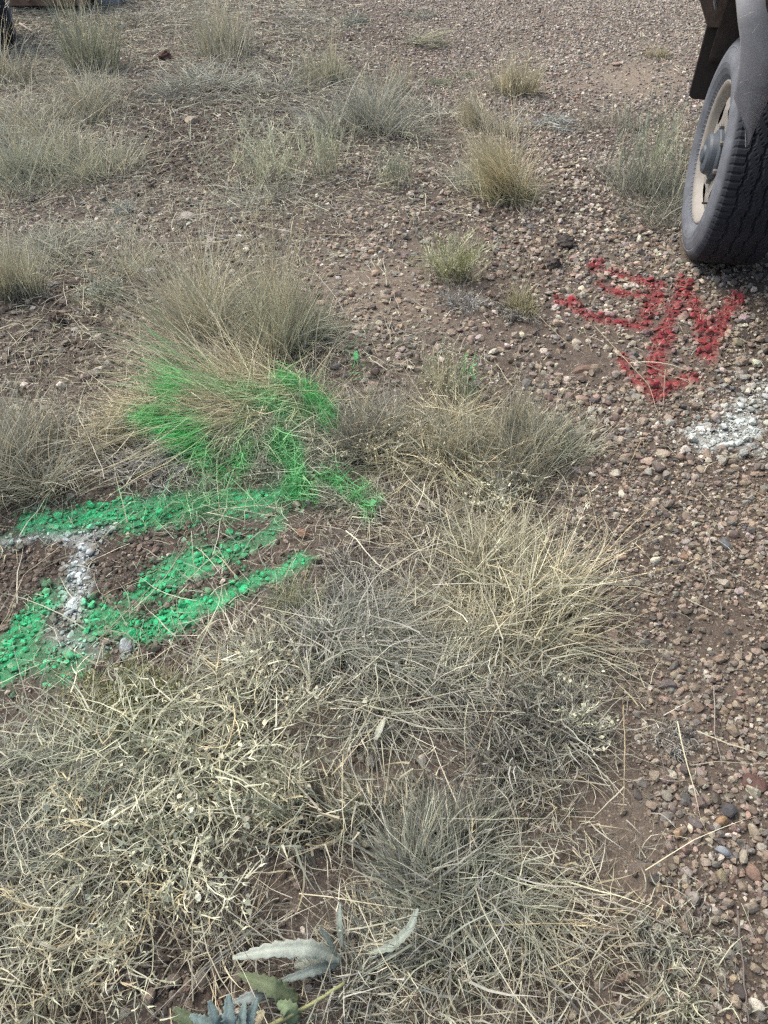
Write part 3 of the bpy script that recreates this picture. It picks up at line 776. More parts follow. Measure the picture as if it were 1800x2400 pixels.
T('grass_tussock', 930, 215, 30, 80, 140, 'straw+greygreen', 'up', (90, 0.3), 'small straw tuft with upright seed heads beside the bluish tussock', stalks=16)
T('grass_tussock', 1015, 290, 100, 120, 420, 'pale+grey', 'mat', (-30, 0.3), 'sparse pale straw spread right of the bluish tussock', squash=1.5)
T('grass_tussock', 840, 58, 42, 36, 260, 'greygreen', 'ball', (90, 0.2), 'low grey green tuft near the top middle', squash=1.3)
T('grass_tussock', 968, 42, 34, 30, 160, 'greygreen', 'ball', (90, 0.2), 'tiny green tuft on gravel at the top')
T('grass_tussock', 985, 100, 40, 110, 360, 'pale+straw', 'mat', (15, 0.75), 'pale straw tuft combed over to the right near the top')
T('grass_tussock', 1028, 190, 36, 34, 180, 'greygreen+olive', 'ball', (0, 0), 'short olive tuft left of the yellow upright tuft')
T('grass_tussock', 1105, 178, 22, 28, 110, 'olive+greygreen', 'ball', (0, 0), 'smallest olive tuft between two yellow tufts')
T('grass_tussock', 1195, 222, 36, 110, 520, 'yellow+straw', 'up', (95, 0.25), 'yellow upright tuft with dark foot at the upper right of centre', stalks=22, width=0.0028)
T('grass_tussock', 1118, 300, 26, 130, 460, 'yellow+straw', 'fan', (140, 0.88), 'yellow tuft blown over to the upper left', stalks=18)
T('grass_tussock', 1172, 310, 42, 80, 240, 'grey+straw', 'fan', (90, 0.2), 'thin grey tuft behind the big yellow tussock', stalks=8)
T('grass_tussock', 1190, 460, 46, 225, 1500, 'yellow+straw', 'fan', (122, 0.86), 'big yellow tussock leaning to the upper left with olive foot', stalks=50, base_pal='olive', width=0.0024)
T('grass_tussock', 1100, 430, 60, 110, 380, 'pale+grey', 'flop', (200, 0.3), 'pale limp grass at the left foot of the big yellow tussock', stalks=4)
T('grass_tussock', 1545, 138, 24, 38, 170, 'yellow', 'up', (90, 0.2), 'small bright yellow tuft on gravel near the mud flap', stalks=4)
T('grass_tussock', 1300, 285, 52, 55, 360, 'silver+greygreen', 'mat', (-30, 0.5), 'low silvery mat on the gravel right of the yellow tufts')
T('grass_tussock', 1435, 300, 60, 90, 170, 'straw+grey', 'fan', (60, 0.3), 'thin straw wisps behind the wiry grey green bush')
herb('wiry_bush', 1540, 440, 110, 170, 130, 'greygreen+pale', 'up', (95, 0.15), 'wiry grey green bush growing right beside the tyre', 'bush', branches=5, leaves=500, leaf_pal='greygreen', width=0.0026, squash=1.5)
T('grass_tussock', 1530, 440, 110, 120, 1100, 'greygreen+grey', 'fan', (95, 0.2), 'grey grass filling the foot of the wiry bush by the tyre', thatch=0.5, squash=1.4)
herb('broom_herb', 610, 420, 90, 150, 90, 'pale', 'fan', (110, 0.3), 'pale green broom like herb at the upper left of centre', branches=5, leaves=300, leaf_pal='pale', width=0.003, squash=1.3)
herb('broom_herb', 760, 405, 60, 120, 60, 'pale', 'up', (80, 0.3), 'pale green broom herb right of its larger neighbour', branches=5, leaves=200, leaf_pal='pale', width=0.003)
herb('broom_herb', 925, 430, 45, 90, 50, 'pale+greygreen', 'up', (85, 0.25), 'small pale herb standing above the bare stony soil', branches=5, leaves=160, width=0.003)
T('grass_tussock', 640, 455, 120, 110, 420, 'grey+pale', 'mat', (-60, 0.15), 'pale dead twigs spread below the broom herbs', squash=1.2)
herb('broom_herb', 1062, 652, 46, 115, 120, 'pale+olive', 'fan', (92, 0.1), 'yellow green broom bush with dark foot at centre', 'bush', branches=6, leaves=320, leaf_pal='olive+pale', width=0.0024)
T('grass_tussock', 1222, 728, 32, 62, 520, 'olive+yellow', 'up', (90, 0.1), 'small bright olive tuft with tall straws right of centre', stalks=12)
T('grass_tussock', 1216, 724, 16, 165, 22, 'straw', 'up', (88, 0.5), 'few tall straws rising behind the bright olive tuft', stalks=6, thatch=0)
T('grass_tussock', 1222, 752, 34, 46, 300, 'dead+grey', 'ball', (0, 0), 'dark dead grass cushion below the bright olive tuft')
T('grass_tussock', 1088, 722, 48, 62, 260, 'silver+grey', 'fan', (0, 0), 'low star shaped silver tuft on bare soil')
T('grass_tussock', 40, 690, 60, 170, 900, 'straw+pale', 'up', (95, 0.15), 'dense upright straw tussock at the left edge', stalks=30)
T('grass_tussock', 140, 590, 120, 110, 1100, 'pale+grey', 'mat', (60, 0.2), 'pale grass mat right of the upright left edge tussock', squash=1.0)
T('grass_tussock', 290, 640, 90, 170, 300, 'pale+straw', 'fan', (30, 0.3), 'loose straws leaning right between the mat and big tussock', stalks=10, thatch=0.2)
herb('wiry_bush', 245, 715, 50, 60, 40, 'greygreen+olive', 'fan', (60, 0.1), 'small leafy grey green herb beside the cream dry leaf', leaves=420, leaf_pal='greygreen', leaf_len=0.012)
T('grass_tussock', 640, 790, 100, 240, 1500, 'pale+greygreen+straw', 'up', (100, 0.15), 'biggest tussock left of centre with black shaded heart', stalks=80, thatch=0.7, squash=1.2, width=0.0024)
T('grass_tussock', 520, 800, 80, 320, 950, 'straw+pale', 'fan', (128, 0.72), 'straw fan sweeping up and left from the biggest tussock', stalks=40, squash=1.0)
T('grass_tussock', 740, 790, 70, 130, 600, 'greygreen+pale', 'flop', (20, 0.4), 'limp pale skirt on the right of the biggest tussock', squash=1.0)
T('grass_tussock', 470, 850, 110, 260, 900, 'straw+grey', 'mat', (155, 0.72), 'flat straw layer below the sweeping straw fan', stalks=12, layer=0.06)
T('grass_tussock', 620, 985, 120, 400, 1700, 'yellow+straw', 'mat', (172, 0.86), 'long yellow grass combed left across the green paint ring', stalks=30, layer=0.10, squash=1.1)
T('grass_tussock', 330, 1010, 120, 200, 900, 'yellow+straw', 'mat', (160, 0.7), 'yellow straw heap at the left end of combed grass', layer=0.09, squash=1.1)
T('grass_tussock', 640, 1060, 120, 160, 1300, 'greygreen+pale', 'flop', (90, 0.2), 'tangled grass stained bright green below the combed grass', layer=0.07, squash=1.0)
T('grass_tussock', 520, 1120, 120, 130, 520, 'greygreen+pale', 'flop', (20, 0.2), 'sprayed limp grass between the combed grass and upper green stripe', layer=0.04)
T('grass_tussock', 690, 1120, 80, 120, 520, 'greygreen+pale', 'flop', (250, 0.25), 'sprayed tangle running down from the paint ring to the stripe', layer=0.05)
T('grass_tussock', 740, 985, 70, 140, 700, 'greygreen+straw', 'fan', (140, 0.6), 'green sprayed tuft at the right end of the paint ring', layer=0.06)
T('grass_tussock', 60, 1090, 110, 260, 1400, 'straw+grey+greygreen', 'fan', (95, 0.25), 'broad straw tussock at the left edge above the green paint', stalks=24)
T('grass_tussock', 200, 1090, 90, 150, 500, 'grey+straw', 'mat', (30, 0.2), 'sparse grey straw between left tussock and green stripe', layer=0.04)
T('grass_tussock', 390, 1060, 70, 130, 700, 'silver+grey', 'flop', (265, 0.62), 'silvery drooping tuft hanging over the upper green stripe', layer=0.03)
T('grass_tussock', 860, 1050, 95, 170, 1500, 'grey+dead+straw+greygreen', 'fan', (125, 0.45), 'dark grey tuft leaning left at the middle of the picture', stalks=10)
herb('wiry_bush', 900, 1085, 60, 90, 60, 'straw+pale', 'fan', (250, 0.1), 'cream small leaved herb on the dark grey tuft', leaves=420, leaf_pal='straw', branches=4)
T('grass_tussock', 800, 1180, 60, 90, 420, 'greygreen+pale', 'flop', (-60, 0.5), 'green sprayed drooping tuft right of the upper green stripe')
T('grass_tussock', 1030, 1060, 110, 190, 1300, 'straw+pale+yellow', 'mat', (60, 0.25), 'tangled yellow straw mat at the picture centre', stalks=16, layer=0.07, squash=1.0)
T('grass_tussock', 1190, 1085, 105, 175, 1900, 'greygreen+straw+grey', 'up', (85, 0.15), 'upright tussock with dark foot right of centre', stalks=44, squash=1.2)
T('grass_tussock', 1290, 1060, 70, 140, 700, 'greygreen+pale', 'fan', (35, 0.5), 'grass skirt leaning right onto the gravel at centre right', stalks=14)
herb('broom_herb', 1030, 930, 55, 110, 70, 'pale+straw', 'up', (85, 0.15), 'pale upright herb above the central straw mat', leaves=260, leaf_pal='pale', branches=5)
herb('wiry_bush', 1150, 1175, 70, 100, 70, 'pale+grey', 'fan', (250, 0.1), 'cream leaved herb below the upright centre right tussock', leaves=420, leaf_pal='pale', branches=4, leaf_len=0.011)
T('grass_tussock', 1110, 1260, 60, 80, 500, 'green+greygreen', 'ball', (60, 0.1), 'dark green tuft in the shadow below the centre')
T('grass_tussock', 960, 1240, 120, 130, 600, 'grey+straw', 'mat', (80, 0.1), 'thin crossed straws over soil below the picture centre', layer=0.04)
T('grass_tussock', 840, 1390, 90, 130, 1100, 'grey+dead', 'ball', (90, 0.1), 'dead grey twiggy tussock below centre', squash=1.0)
T('grass_tussock', 705, 1440, 50, 130, 700, 'olive+greygreen', 'fan', (135, 0.6), 'olive tuft bending left towards the lower green stripe')
T('grass_tussock', 800, 1540, 120, 300, 1500, 'greygreen+grey', 'mat', (30, 0.72), 'grey green grass combed to the right below centre', layer=0.07, squash=1.0)
T('grass_tussock', 1080, 1450, 130, 200, 1000, 'pale+straw', 'mat', (60, 0.45), 'pale yellow grass standing at the lower middle', stalks=24, squash=1.1)
T('grass_tussock', 1200, 1470, 120, 320, 1500, 'pale+straw', 'mat', (35, 0.82), 'pale straw sheaf sweeping right onto the gravel', stalks=40, layer=0.10)
T('grass_tussock', 1120, 1320, 100, 200, 700, 'straw+pale', 'fan', (55, 0.5), 'straw sheaf above the sweeping pale sheaf', stalks=20)
T('grass_tussock', 980, 1650, 150, 260, 1400, 'grey+pale', 'mat', (120, 0.05), 'grey crisscross grass mat at the lower middle', layer=0.05, squash=0.9)
T('grass_tussock', 1190, 1740, 150, 190, 2100, 'grey+greygreen+dead', 'ball', (60, 0.05), 'dense grey matted tussock at the lower right of middle', layer=0.07, squash=1.0)
T('grass_tussock', 1340, 1600, 90, 170, 420, 'grey+straw', 'mat', (30, 0.3), 'thin straw fringe where the grey mat meets gravel', layer=0.04)
herb('wiry_bush', 1350, 1720, 60, 100, 50, 'pale+grey', 'fan', (60, 0.2), 'pale small leaved sprigs on the grey mat near gravel', leaves=160, leaf_pal='pale', leaf_len=0.011)
T('grass_tussock', 1565, 1745, 42, 45, 420, 'silver+grey', 'ball', (0, 0), 'curly silver grey cushion at the gravel edge', width=0.0016)
T('grass_tussock', 640, 1590, 130, 200, 900, 'pale+grey', 'mat', (10, 0.2), 'pale straws lying over dark soil right of the moss patch', layer=0.05)
herb('moss_herb', 300, 1670, 140, 75, 150, 'olive', 'ball', (90, 0.1), 'yellow green mossy herb patch below the green paint', leaves=1800, leaf_pal='olive', leaf_len=0.008, branches=4, squash=0.6)
T('grass_tussock', 260, 1690, 150, 130, 900, 'olive+straw+pale', 'fan', (70, 0.2), 'olive fine grass among the mossy herb patch', squash=0.7)
herb('branching_herb', 430, 1800, 150, 380, 60, 'pale', 'mat', (240, 0.2), 'pale forked stems sprawling over the lower left', 'herb', branches=4, leaves=110, leaf_pal='pale+straw', leaf_len=0.011, width=0.0031, layer=0.10, brl=0.45)
herb('branching_herb', 600, 1720, 120, 260, 46, 'pale+straw', 'mat', (300, 0.15), 'straw pale forked stems with round leaves left of middle', 'herb', branches=4, leaves=260, leaf_pal='pale+straw', leaf_len=0.012, width=0.0029, layer=0.10, leaf_w=0.75)
herb('branching_herb', 420, 1960, 110, 230, 52, 'pale', 'flop', (230, 0.2), 'round leaved pale herb amid the lower left stems', 'herb', branches=4, leaves=300, leaf_pal='pale+greygreen', leaf_len=0.012, width=0.0029, layer=0.08, leaf_w=0.75)
herb('branching_herb', 640, 1900, 60, 120, 50, 'pale', 'fan', (60, 0.2), 'bushy pale sprig beside the large green grey tussock', 'herb', branches=6, leaves=160, width=0.003, layer=0.06)
herb('branching_herb', 300, 2080, 110, 320, 50, 'pale+straw', 'mat', (255, 0.5), 'long pale stems hanging down towards the bottom left', 'herb', branches=6, leaves=60, width=0.003, layer=0.07)
T('grass_tussock', 70, 1860, 140, 330, 1100, 'pale+grey+greygreen', 'flop', (60, 0.25), 'pale arching grass at the lower left edge', stalks=16, layer=0.08)
T('grass_tussock', 250, 1830, 160, 300, 900, 'greygreen+pale', 'flop', (200, 0.25), 'grey green grass heap under the forked stems', layer=0.08)
T('grass_tussock', 90, 2080, 170, 360, 1250, 'grey+pale+greygreen', 'flop', (30, 0.2), 'thick grey straw heap at the lower left corner', layer=0.07)
T('grass_tussock', 300, 2010, 160, 200, 900, 'dead+grey', 'flop', (180, 0.1), 'dark dead grass beneath the lower left stems', layer=0.05)
T('grass_tussock', 60, 2330, 150, 300, 700, 'straw+pale', 'mat', (60, 0.45), 'loose straw crossing the bottom left corner', layer=0.04)
T('grass_tussock', 540, 2200, 130, 200, 420, 'grey+straw', 'mat', (20, 0.3), 'thin straws over dark crumbs left of the felted plant', layer=0.03)
T('grass_tussock', 1010, 2090, 100, 310, 2000, 'greygreen+greygreen+grey', 'fan', (122, 0.62), 'large green grey tussock above the felted leaves', stalks=14, width=0.0034, squash=0.9)
T('grass_tussock', 1060, 1960, 100, 210, 1300, 'greygreen+grey', 'up', (100, 0.2), 'upright green blades behind the large green grey tussock', width=0.003)
T('grass_tussock', 780, 1930, 130, 230, 700, 'greygreen+straw', 'fan', (165, 0.7), 'broad green blades sweeping left of the large tussock', width=0.0036, layer=0.08)
T('grass_tussock', 1150, 2110, 110, 300, 750, 'pale+grey+greygreen', 'mat', (-25, 0.72), 'long pale blades spreading right at the bottom', layer=0.06)
T('grass_tussock', 1020, 2320, 180, 230, 1500, 'grey+straw+pale', 'mat', (90, 0.05), 'grey straw mat along the bottom middle', layer=0.05)
T('grass_tussock', 800, 2380, 120, 200, 600, 'greygreen+grey', 'mat', (60, 0.2), 'grey green straws beside the yellow stem at the bottom', layer=0.04)
T('grass_tussock', 1320, 1920, 140, 190, 360, 'grey+straw', 'mat', (110, 0.1), 'sparse grey straws on brown soil at lower right', layer=0.03)
T('grass_tussock', 1320, 2250, 180, 220, 420, 'grey+straw', 'mat', (60, 0.1), 'sparse long straws on the bottom right soil', layer=0.04)
T('grass_tussock', 1590, 2185, 70, 75, 420, 'grey+pale', 'flop', (60, 0.1), 'small curly grey tuft beside the lower right gravel', width=0.0018)
T('grass_tussock', 1510, 2200, 50, 110, 260, 'greygreen+grey', 'fan', (80, 0.2), 'small green grey tuft left of the curly tuft')
T('grass_tussock', 1580, 2380, 90, 130, 420, 'greygreen+pale', 'fan', (60, 0.2), 'thin leafy tuft at the bottom right', stalks=6)
T('grass_tussock', 1330, 2130, 90, 160, 260, 'straw', 'mat', (-40, 0.4), 'yellow straws fanning over soil near the bottom right', layer=0.03)
print('plant tris', TRI[0])

# ------------------------------------------------------------------ litter: short straws nobody could count
def litter_w(u, v):
    edge = np.interp(v, [-400, 0, 200, 450, 700, 900, 1100, 1300, 1600, 1900, 2400], [600, 760, 950, 1080, 900, 1180, 1330, 1420, 1540, 1560, 1600])
    w = 1 - sstep(-120, 120, u - edge)
    w = w * (1 - 0.7 * blob(u, v, 230, 1370, 330, 150)) * (1 - 0.6 * blob(u, v, 470, 330, 200, 100)) * (1 - 0.35 * blob(u, v, 870, 700, 170, 130)) * (1 - 0.6 * blob(u, v, 420, 2300, 200, 110))
    return np.clip(w, 0.045, 1)
lr = np.random.default_rng(99)
ml = Mesher()
for dens, y0, y1, l0, l1, wid, seg in ((2600, 0.0, 2.2, 0.02, 0.11, 0.0017, 4), (2000, 2.2, 4.5, 0.03, 0.13, 0.002, 3), (1200, 4.5, 9.0, 0.05, 0.20, 0.003, 3)):
    xm = (y1 * CP + CAM_H * SP) * 0.5 + 0.3
    n = int(dens * 2 * xm * (y1 - y0)); x, y = lr.uniform(-xm, xm, n), lr.uniform(y0, y1, n)
    u, v, dep = UV(x, y)
    k = (np.abs(x) < dep * 0.5 + 0.3) & (lr.random(n) < litter_w(u, v) * (0.35 + 1.0 * noise(x, y, 4, 31)))
    x, y = x[k], y[k]; n = len(x)
    V, C, _ = ribbons(np.c_[x, y, height(x, y) + lr.uniform(0.004, 0.02, n)], lr.uniform(0, 6.283, n), lr.uniform(l0, l1, n), lr.uniform(1.35, 1.7, n), lr.uniform(1.4, 1.75, n), wid * lr.uniform(0.6, 1.2, n),
                      pick('grey+straw+dead+pale', n, lr), pick('grey+straw+pale', n, lr), lr, seg, curl=0.6, kink=0.12, layer=0.02)
    ml.add(V, C, seg)
for dens, y0, y1, l0, l1 in ((210, 0.05, 2.4, 0.10, 0.32), (70, 2.4, 5.0, 0.12, 0.35)):
    xm = (y1 * CP + CAM_H * SP) * 0.5 + 0.2
    n = int(dens * 2 * xm * (y1 - y0)); x, y = lr.uniform(-xm, xm, n), lr.uniform(y0, y1, n)
    u, v, dep = UV(x, y)
    k = (np.abs(x) < dep * 0.5 + 0.2) & (lr.random(n) < litter_w(u, v))
    x, y = x[k], y[k]; n = len(x)
    V, C, _ = ribbons(np.c_[x, y, height(x, y) + lr.uniform(0.01, 0.09, n)], lr.uniform(0, 6.283, n), lr.uniform(l0, l1, n), lr.uniform(1.3, 1.65, n), lr.uniform(1.4, 1.75, n), 0.0019 * lr.uniform(0.7, 1.3, n),
                      pick('straw+pale+grey', n, lr), pick('straw+pale', n, lr), lr, 5, curl=0.3, layer=0.05, kink=0.07)
    ml.add(V, C, 5)
print('litter tris', sum(len(t) for t in ml.t) + 2 * sum(len(q) for q in ml.q))
tag(link('dry_grass_litter', ml.build('dry_grass_litter'), M_GRASS, kind='stuff'), 'short dead straws and broken blades strewn over the soil', 'litter')

# ------------------------------------------------------------------ single long straws and sticks
def tube(pts, rad, col, sides=5, wob=0.0, taper=0.5, seed=0):
    pts = np.asarray(pts, float); r = np.random.default_rng(seed)
    P = []
    for a, b in zip(pts[:-1], pts[1:]):
        for t in np.arange(6) / 6: P.append(a * (1 - t) + b * t)
    P.append(pts[-1]); P = np.array(P); P[1:-1] += r.normal(0, wob, P[1:-1].shape)
    D = np.gradient(P, axis=0); D /= np.linalg.norm(D, axis=1)[:, None]
    A = np.cross(D, (0.13, 0.2, 1.0)); A /= np.linalg.norm(A, axis=1)[:, None]; B = np.cross(D, A)
    n = len(P); ra = rad * (1 - taper * np.arange(n) / (n - 1))
    th = np.arange(sides) / sides * 6.283
    V = P[:, None] + (A[:, None] * np.cos(th)[None, :, None] + B[:, None] * np.sin(th)[None, :, None]) * ra[:, None, None]
    i = np.arange(n - 1)[:, None] * sides + np.arange(sides)[None]; j = np.arange(n - 1)[:, None] * sides + (np.arange(sides)[None] + 1) % sides
    Q = np.stack([i, j, j + sides, i + sides], -1).reshape(-1, 4)
    V = V.reshape(-1, 3); c = np.repeat(np.array(col)[None], len(V), 0) * (1 + 0.3 * (noise(V[:, 0] * 3, V[:, 1] * 3, 40, seed) - 0.5))[:, None]
    caps = np.array([[0, k + 1, k] for k in range(1, sides - 1)] + [[(n - 1) * sides, (n - 1) * sides + k, (n - 1) * sides + k + 1] for k in range(1, sides - 1)])
    return V, caps, Q, c

def stalk(name, pts, rad, col, label, cat='straw', wob=0.0009, z=(0.012, 0.03), mat=None, taper=0.5, seed=1):
    r = np.random.default_rng(seed)
    W3 = []
    for u, v in pts:
        zz = r.uniform(*z); p = G(u, v, zz); W3.append((p[0], p[1], zz + float(height(*p))))
    V, t, q, c = tube(W3, rad, col, wob=wob, taper=taper, seed=seed)
    o = np.array(W3[0])
    return tag(link(name, make_mesh(name, V - o, tris=t, quads=q, cols=c, smooth=True), mat or M_GRASS, loc=o), label, cat)
ST, SG, SY = (0.44, 0.38, 0.27), (0.33, 0.31, 0.28), (0.48, 0.42, 0.27)
stalk('dry_straw', [(1395, 757), (1522, 894), (1549, 967)], 0.0018, ST, 'long bent straw lying across the red arrow shaft', seed=2)
stalk('dry_straw', [(1453, 826), (1560, 862), (1648, 901)], 0.0017, ST, 'straight straw crossing the red arrow head to the right', seed=3)
stalk('dry_straw', [(1250, 724), (1320, 790), (1374, 826)], 0.0015, ST, 'thin straw on soil left of the red arrow', seed=4)
stalk('dry_straw', [(1562, 858), (1560, 905), (1558, 948)], 0.0015, ST, 'short straw standing across the right red arrow barb', seed=5)
stalk('dry_straw', [(1368, 755), (1390, 825)], 0.0013, ST, 'tiny straw between the thin straw and red arrow', seed=6)
stalk('dry_straw', [(1505, 1025), (1485, 1065), (1468, 1105)], 0.0015, SY, 'yellow straw left of the grey brown lump', seed=7)
stalk('dry_straw', [(1461, 1655), (1462, 1760), (1458, 1905)], 0.0016, SY, 'very long upright yellow straw in the lower right grass', z=(0.02, 0.07), seed=8)
stalk('dry_straw', [(1662, 1247), (1667, 1345), (1628, 1420)], 0.0015, SG, 'bent grey straw on the gravel below the blue grey stone', seed=9)
stalk('dry_straw', [(1672, 1610), (1675, 1720), (1690, 1800)], 0.0016, SG, 'grey straw crossing the gravel at right edge of cushion', seed=10)
stalk('dry_straw', [(1100, 2174), (1240, 2172), (1387, 2167)], 0.0016, SY, 'level yellow straw across the bottom middle', z=(0.05, 0.06), seed=11)
stalk('dry_straw', [(1353, 2092), (1480, 2140), (1612, 2196)], 0.0022, (0.42, 0.41, 0.36), 'thick pale straw slanting to the curly grey tuft', seed=12)
stalk('dry_straw', [(1265, 2282), (1320, 2282), (1357, 2290)], 0.0018, ST, 'short pale straw on bottom right soil', seed=13)
stalk('dry_straw', [(1420, 2222), (1560, 2228), (1700, 2238)], 0.0013, ST, 'fine level straw below the curly grey tuft', seed=14)
stalk('dry_twig', [(1724, 2140), (1733, 2270), (1747, 2410)], 0.0024, (0.19, 0.165, 0.15), 'dark upright twig at the lower right edge', 'twig', seed=15)
stalk('dry_straw', [(1660, 1310), (1720, 1360), (1790, 1402)], 0.0016, SG, 'straight grey straw slanting down to the right edge', seed=16)
stalk('dry_straw', [(141, 1281), (54, 1346), (-6, 1490)], 0.002, ST, 'bent straw arching past the left green paint', z=(0.02, 0.06), seed=17)
stalk('dry_straw', [(240, 1395), (300, 1365), (380, 1330)], 0.0014, ST, 'straw lying between the white and middle green paint', seed=18)
stalk('dry_straw', [(210, 1520), (300, 1430), (380, 1350)], 0.0015, (0.38, 0.38, 0.26), 'long straw rising right across the green speckles', z=(0.02, 0.05), seed=19)
stalk('pale_stick', [(266, 42), (330, 33), (391, 26)], 0.0075, (0.42, 0.39, 0.34), 'pale bare stick lying near the rusty box', 'stick', mat=M_WOOD, wob=0.004, seed=20)
stalk('pale_stick', [(48, 60), (80, 77)], 0.012, (0.40, 0.36, 0.31), 'short pale wood splinter at the upper left', 'stick', mat=M_WOOD, wob=0.002, seed=21)
stalk('dry_straw', [(0, 780), (100, 738), (160, 728)], 0.002, ST, 'straw across the dark clod at the left edge', z=(0.03, 0.06), seed=22)

# ------------------------------------------------------------------ felted thistle rosette, bottom middle
def leaf(parent, name, path, width, rgb, seed, teeth=9, roll=0.0, label=None, under=None):
    """toothed leaf along a centre line of 3D points; roll tips the blade about its midrib"""
    r = np.random.default_rng(seed); P0 = np.asarray(path, float)
    m = teeth * 4 + 1
    s = np.linspace(0, 1, m); seg = np.linspace(0, 1, len(P0))
    P = np.stack([np.interp(s, seg, P0[:, i]) for i in range(3)], -1)
    for _ in range(6): P[1:-1] = (P[:-2] + 2 * P[1:-1] + P[2:]) / 4
    D = np.gradient(P, axis=0); D /= np.linalg.norm(D, axis=1)[:, None]
    S = np.cross(D, (0, 0, 1.0)); S /= np.linalg.norm(S, axis=1)[:, None]; N = np.cross(S, D)
    S, N = S * math.cos(roll) + N * math.sin(roll), N * math.cos(roll) - S * math.sin(roll)
    env = np.clip(np.sin(math.pi * np.clip(s * 0.94 + 0.02, 0, 1) ** 0.75), 0, 1) ** 0.8
    V, C = [], []
    for sd in (-1, 1):
        tooth = 0.62 + 0.38 * ((s * teeth + 0.3 * sd) % 1.0) + r.normal(0, 0.04, m)
        half = width * 0.5 * env * tooth + 0.0012
        for f in (0.5, 1.0):
            wav = 0.02 * width * np.sin(s * 23 + sd * 2 + seed) * f
            V.append(P + S * (sd * half * f)[:, None] + N * ((abs(f) * 0.16 * half) + wav)[:, None])
    rows = [V[1], V[0], P, V[2], V[3]]
    A = np.stack(rows, 1)
    rgb = np.array(rgb); c = np.repeat(rgb[None], m * 5, 0).reshape(m, 5, 3) * (1 + 0.03 * r.normal(size=(m, 5, 1)))
    vein = (np.arange(m) % 4 == 0)
    c[vein] *= 1.14; c[:, 1] *= 0.93; c[:, 3] *= 0.93; c[:, [0, 4]] *= 1.04
    c[:, 2] = rgb * 1.3
    i = (np.arange(m - 1)[:, None] * 5 + np.arange(4)[None]).ravel()
    o = np.array(parent.location)
    me = make_mesh(name, A.reshape(-1, 3) - o, quads=np.c_[i, i + 1, i + 6, i + 5], cols=c.reshape(-1, 3), smooth=True)
    ob = link(name, me, M_LEAF, parent)
    md = ob.modifiers.new('thickness', 'SOLIDIFY'); md.thickness = 0.0005
    if label: ob['label'] = label
    return ob

def at(u, v, z):
    p = G(u, v, z); return (p[0], p[1], z)
c0 = at(800, 2285, 0.02)
ros = empty('felted_thistle', (c0[0], c0[1], float(height(c0[0], c0[1])))); tag(ros, 'felted silver leaved thistle below the large green grey tussock', 'thistle')
SIL, SILG, DGR, BLU = (0.34, 0.385, 0.33), (0.26, 0.305, 0.265), (0.13, 0.165, 0.095), (0.19, 0.255, 0.24)
leaf(ros, 'leaf', [at(800, 2250, 0.03), at(730, 2222, 0.075), at(640, 2225, 0.085), at(545, 2245, 0.06)], 0.032, SIL, 1, 10, 0.1, 'broad silver leaf lying to the left')
leaf(ros, 'leaf', [at(860, 2235, 0.03), at(920, 2218, 0.07), at(960, 2180, 0.10), at(980, 2130, 0.12)], 0.026, SILG, 2, 10, 0.5, 'narrow silver leaf curving up to the right')
leaf(ros, 'leaf', [at(790, 2240, 0.04), at(770, 2205, 0.085), at(748, 2175, 0.11)], 0.022, SIL, 3, 7, -0.7)
leaf(ros, 'leaf', [at(802, 2225, 0.03), at(797, 2170, 0.08), at(797, 2120, 0.10)], 0.016, SILG, 4, 8, 0.8)
leaf(ros, 'leaf', [at(800, 2255, 0.02), at(735, 2275, 0.05), at(640, 2305, 0.03)], 0.017, SILG, 5, 8, 0.4)
leaf(ros, 'leaf', [at(770, 2240, 0.02), at(720, 2250, 0.035), at(690, 2265, 0.02)], 0.034, (0.30, 0.33, 0.27), 6, 6, 0.0)
leaf(ros, 'leaf', [at(700, 2345, 0.02), at(640, 2315, 0.055), at(560, 2282, 0.05)], 0.034, DGR, 7, 8, 0.0, 'dark green upper side of a leaf')
leaf(ros, 'leaf', [at(640, 2330, 0.02), at(590, 2335, 0.045), at(545, 2350, 0.03)], 0.020, (0.22, 0.26, 0.25), 8, 7, 0.2)
leaf(ros, 'leaf', [at(690, 2400, 0.02), at(680, 2365, 0.05), at(650, 2350, 0.05)], 0.030, (0.17, 0.23, 0.13), 9, 7, 0.1)
c1 = at(545, 2420, 0.02)
ros2 = empty('felted_thistle', (c1[0], c1[1], float(height(c1[0], c1[1])))); tag(ros2, 'blue grey toothed thistle rosette at the bottom edge', 'thistle')
for k, (u, v, z, w, col) in enumerate([(490, 2345, 0.085, 0.022, BLU), (535, 2330, 0.10, 0.026, BLU), (575, 2348, 0.09, 0.021, BLU), (602, 2338, 0.085, 0.020, BLU), (445, 2380, 0.06, 0.022, (0.25, 0.33, 0.30)), (408, 2362, 0.06, 0.026, DGR), (402, 2385, 0.05, 0.018, DGR), (620, 2370, 0.05, 0.026, (0.40, 0.36, 0.24)), (505, 2360, 0.05, 0.022, (0.42, 0.38, 0.30))]):
    leaf(ros2, 'leaf', [at(545 + (u - 545) * 0.1, 2430, 0.015), at(545 + (u - 545) * 0.7, 2395, z * 0.8), at(u, v, z)], w, col, 20 + k, 8, 0.25 * (k % 3 - 1))
stalk('thistle_stem', [(620, 2412), (720, 2360), (806, 2305)], 0.0042, (0.30, 0.32, 0.16), 'thick yellow green stem at the bottom middle', 'stem', z=(0.03, 0.05), wob=0.0005, taper=0.3, mat=M_LEAF, seed=31)
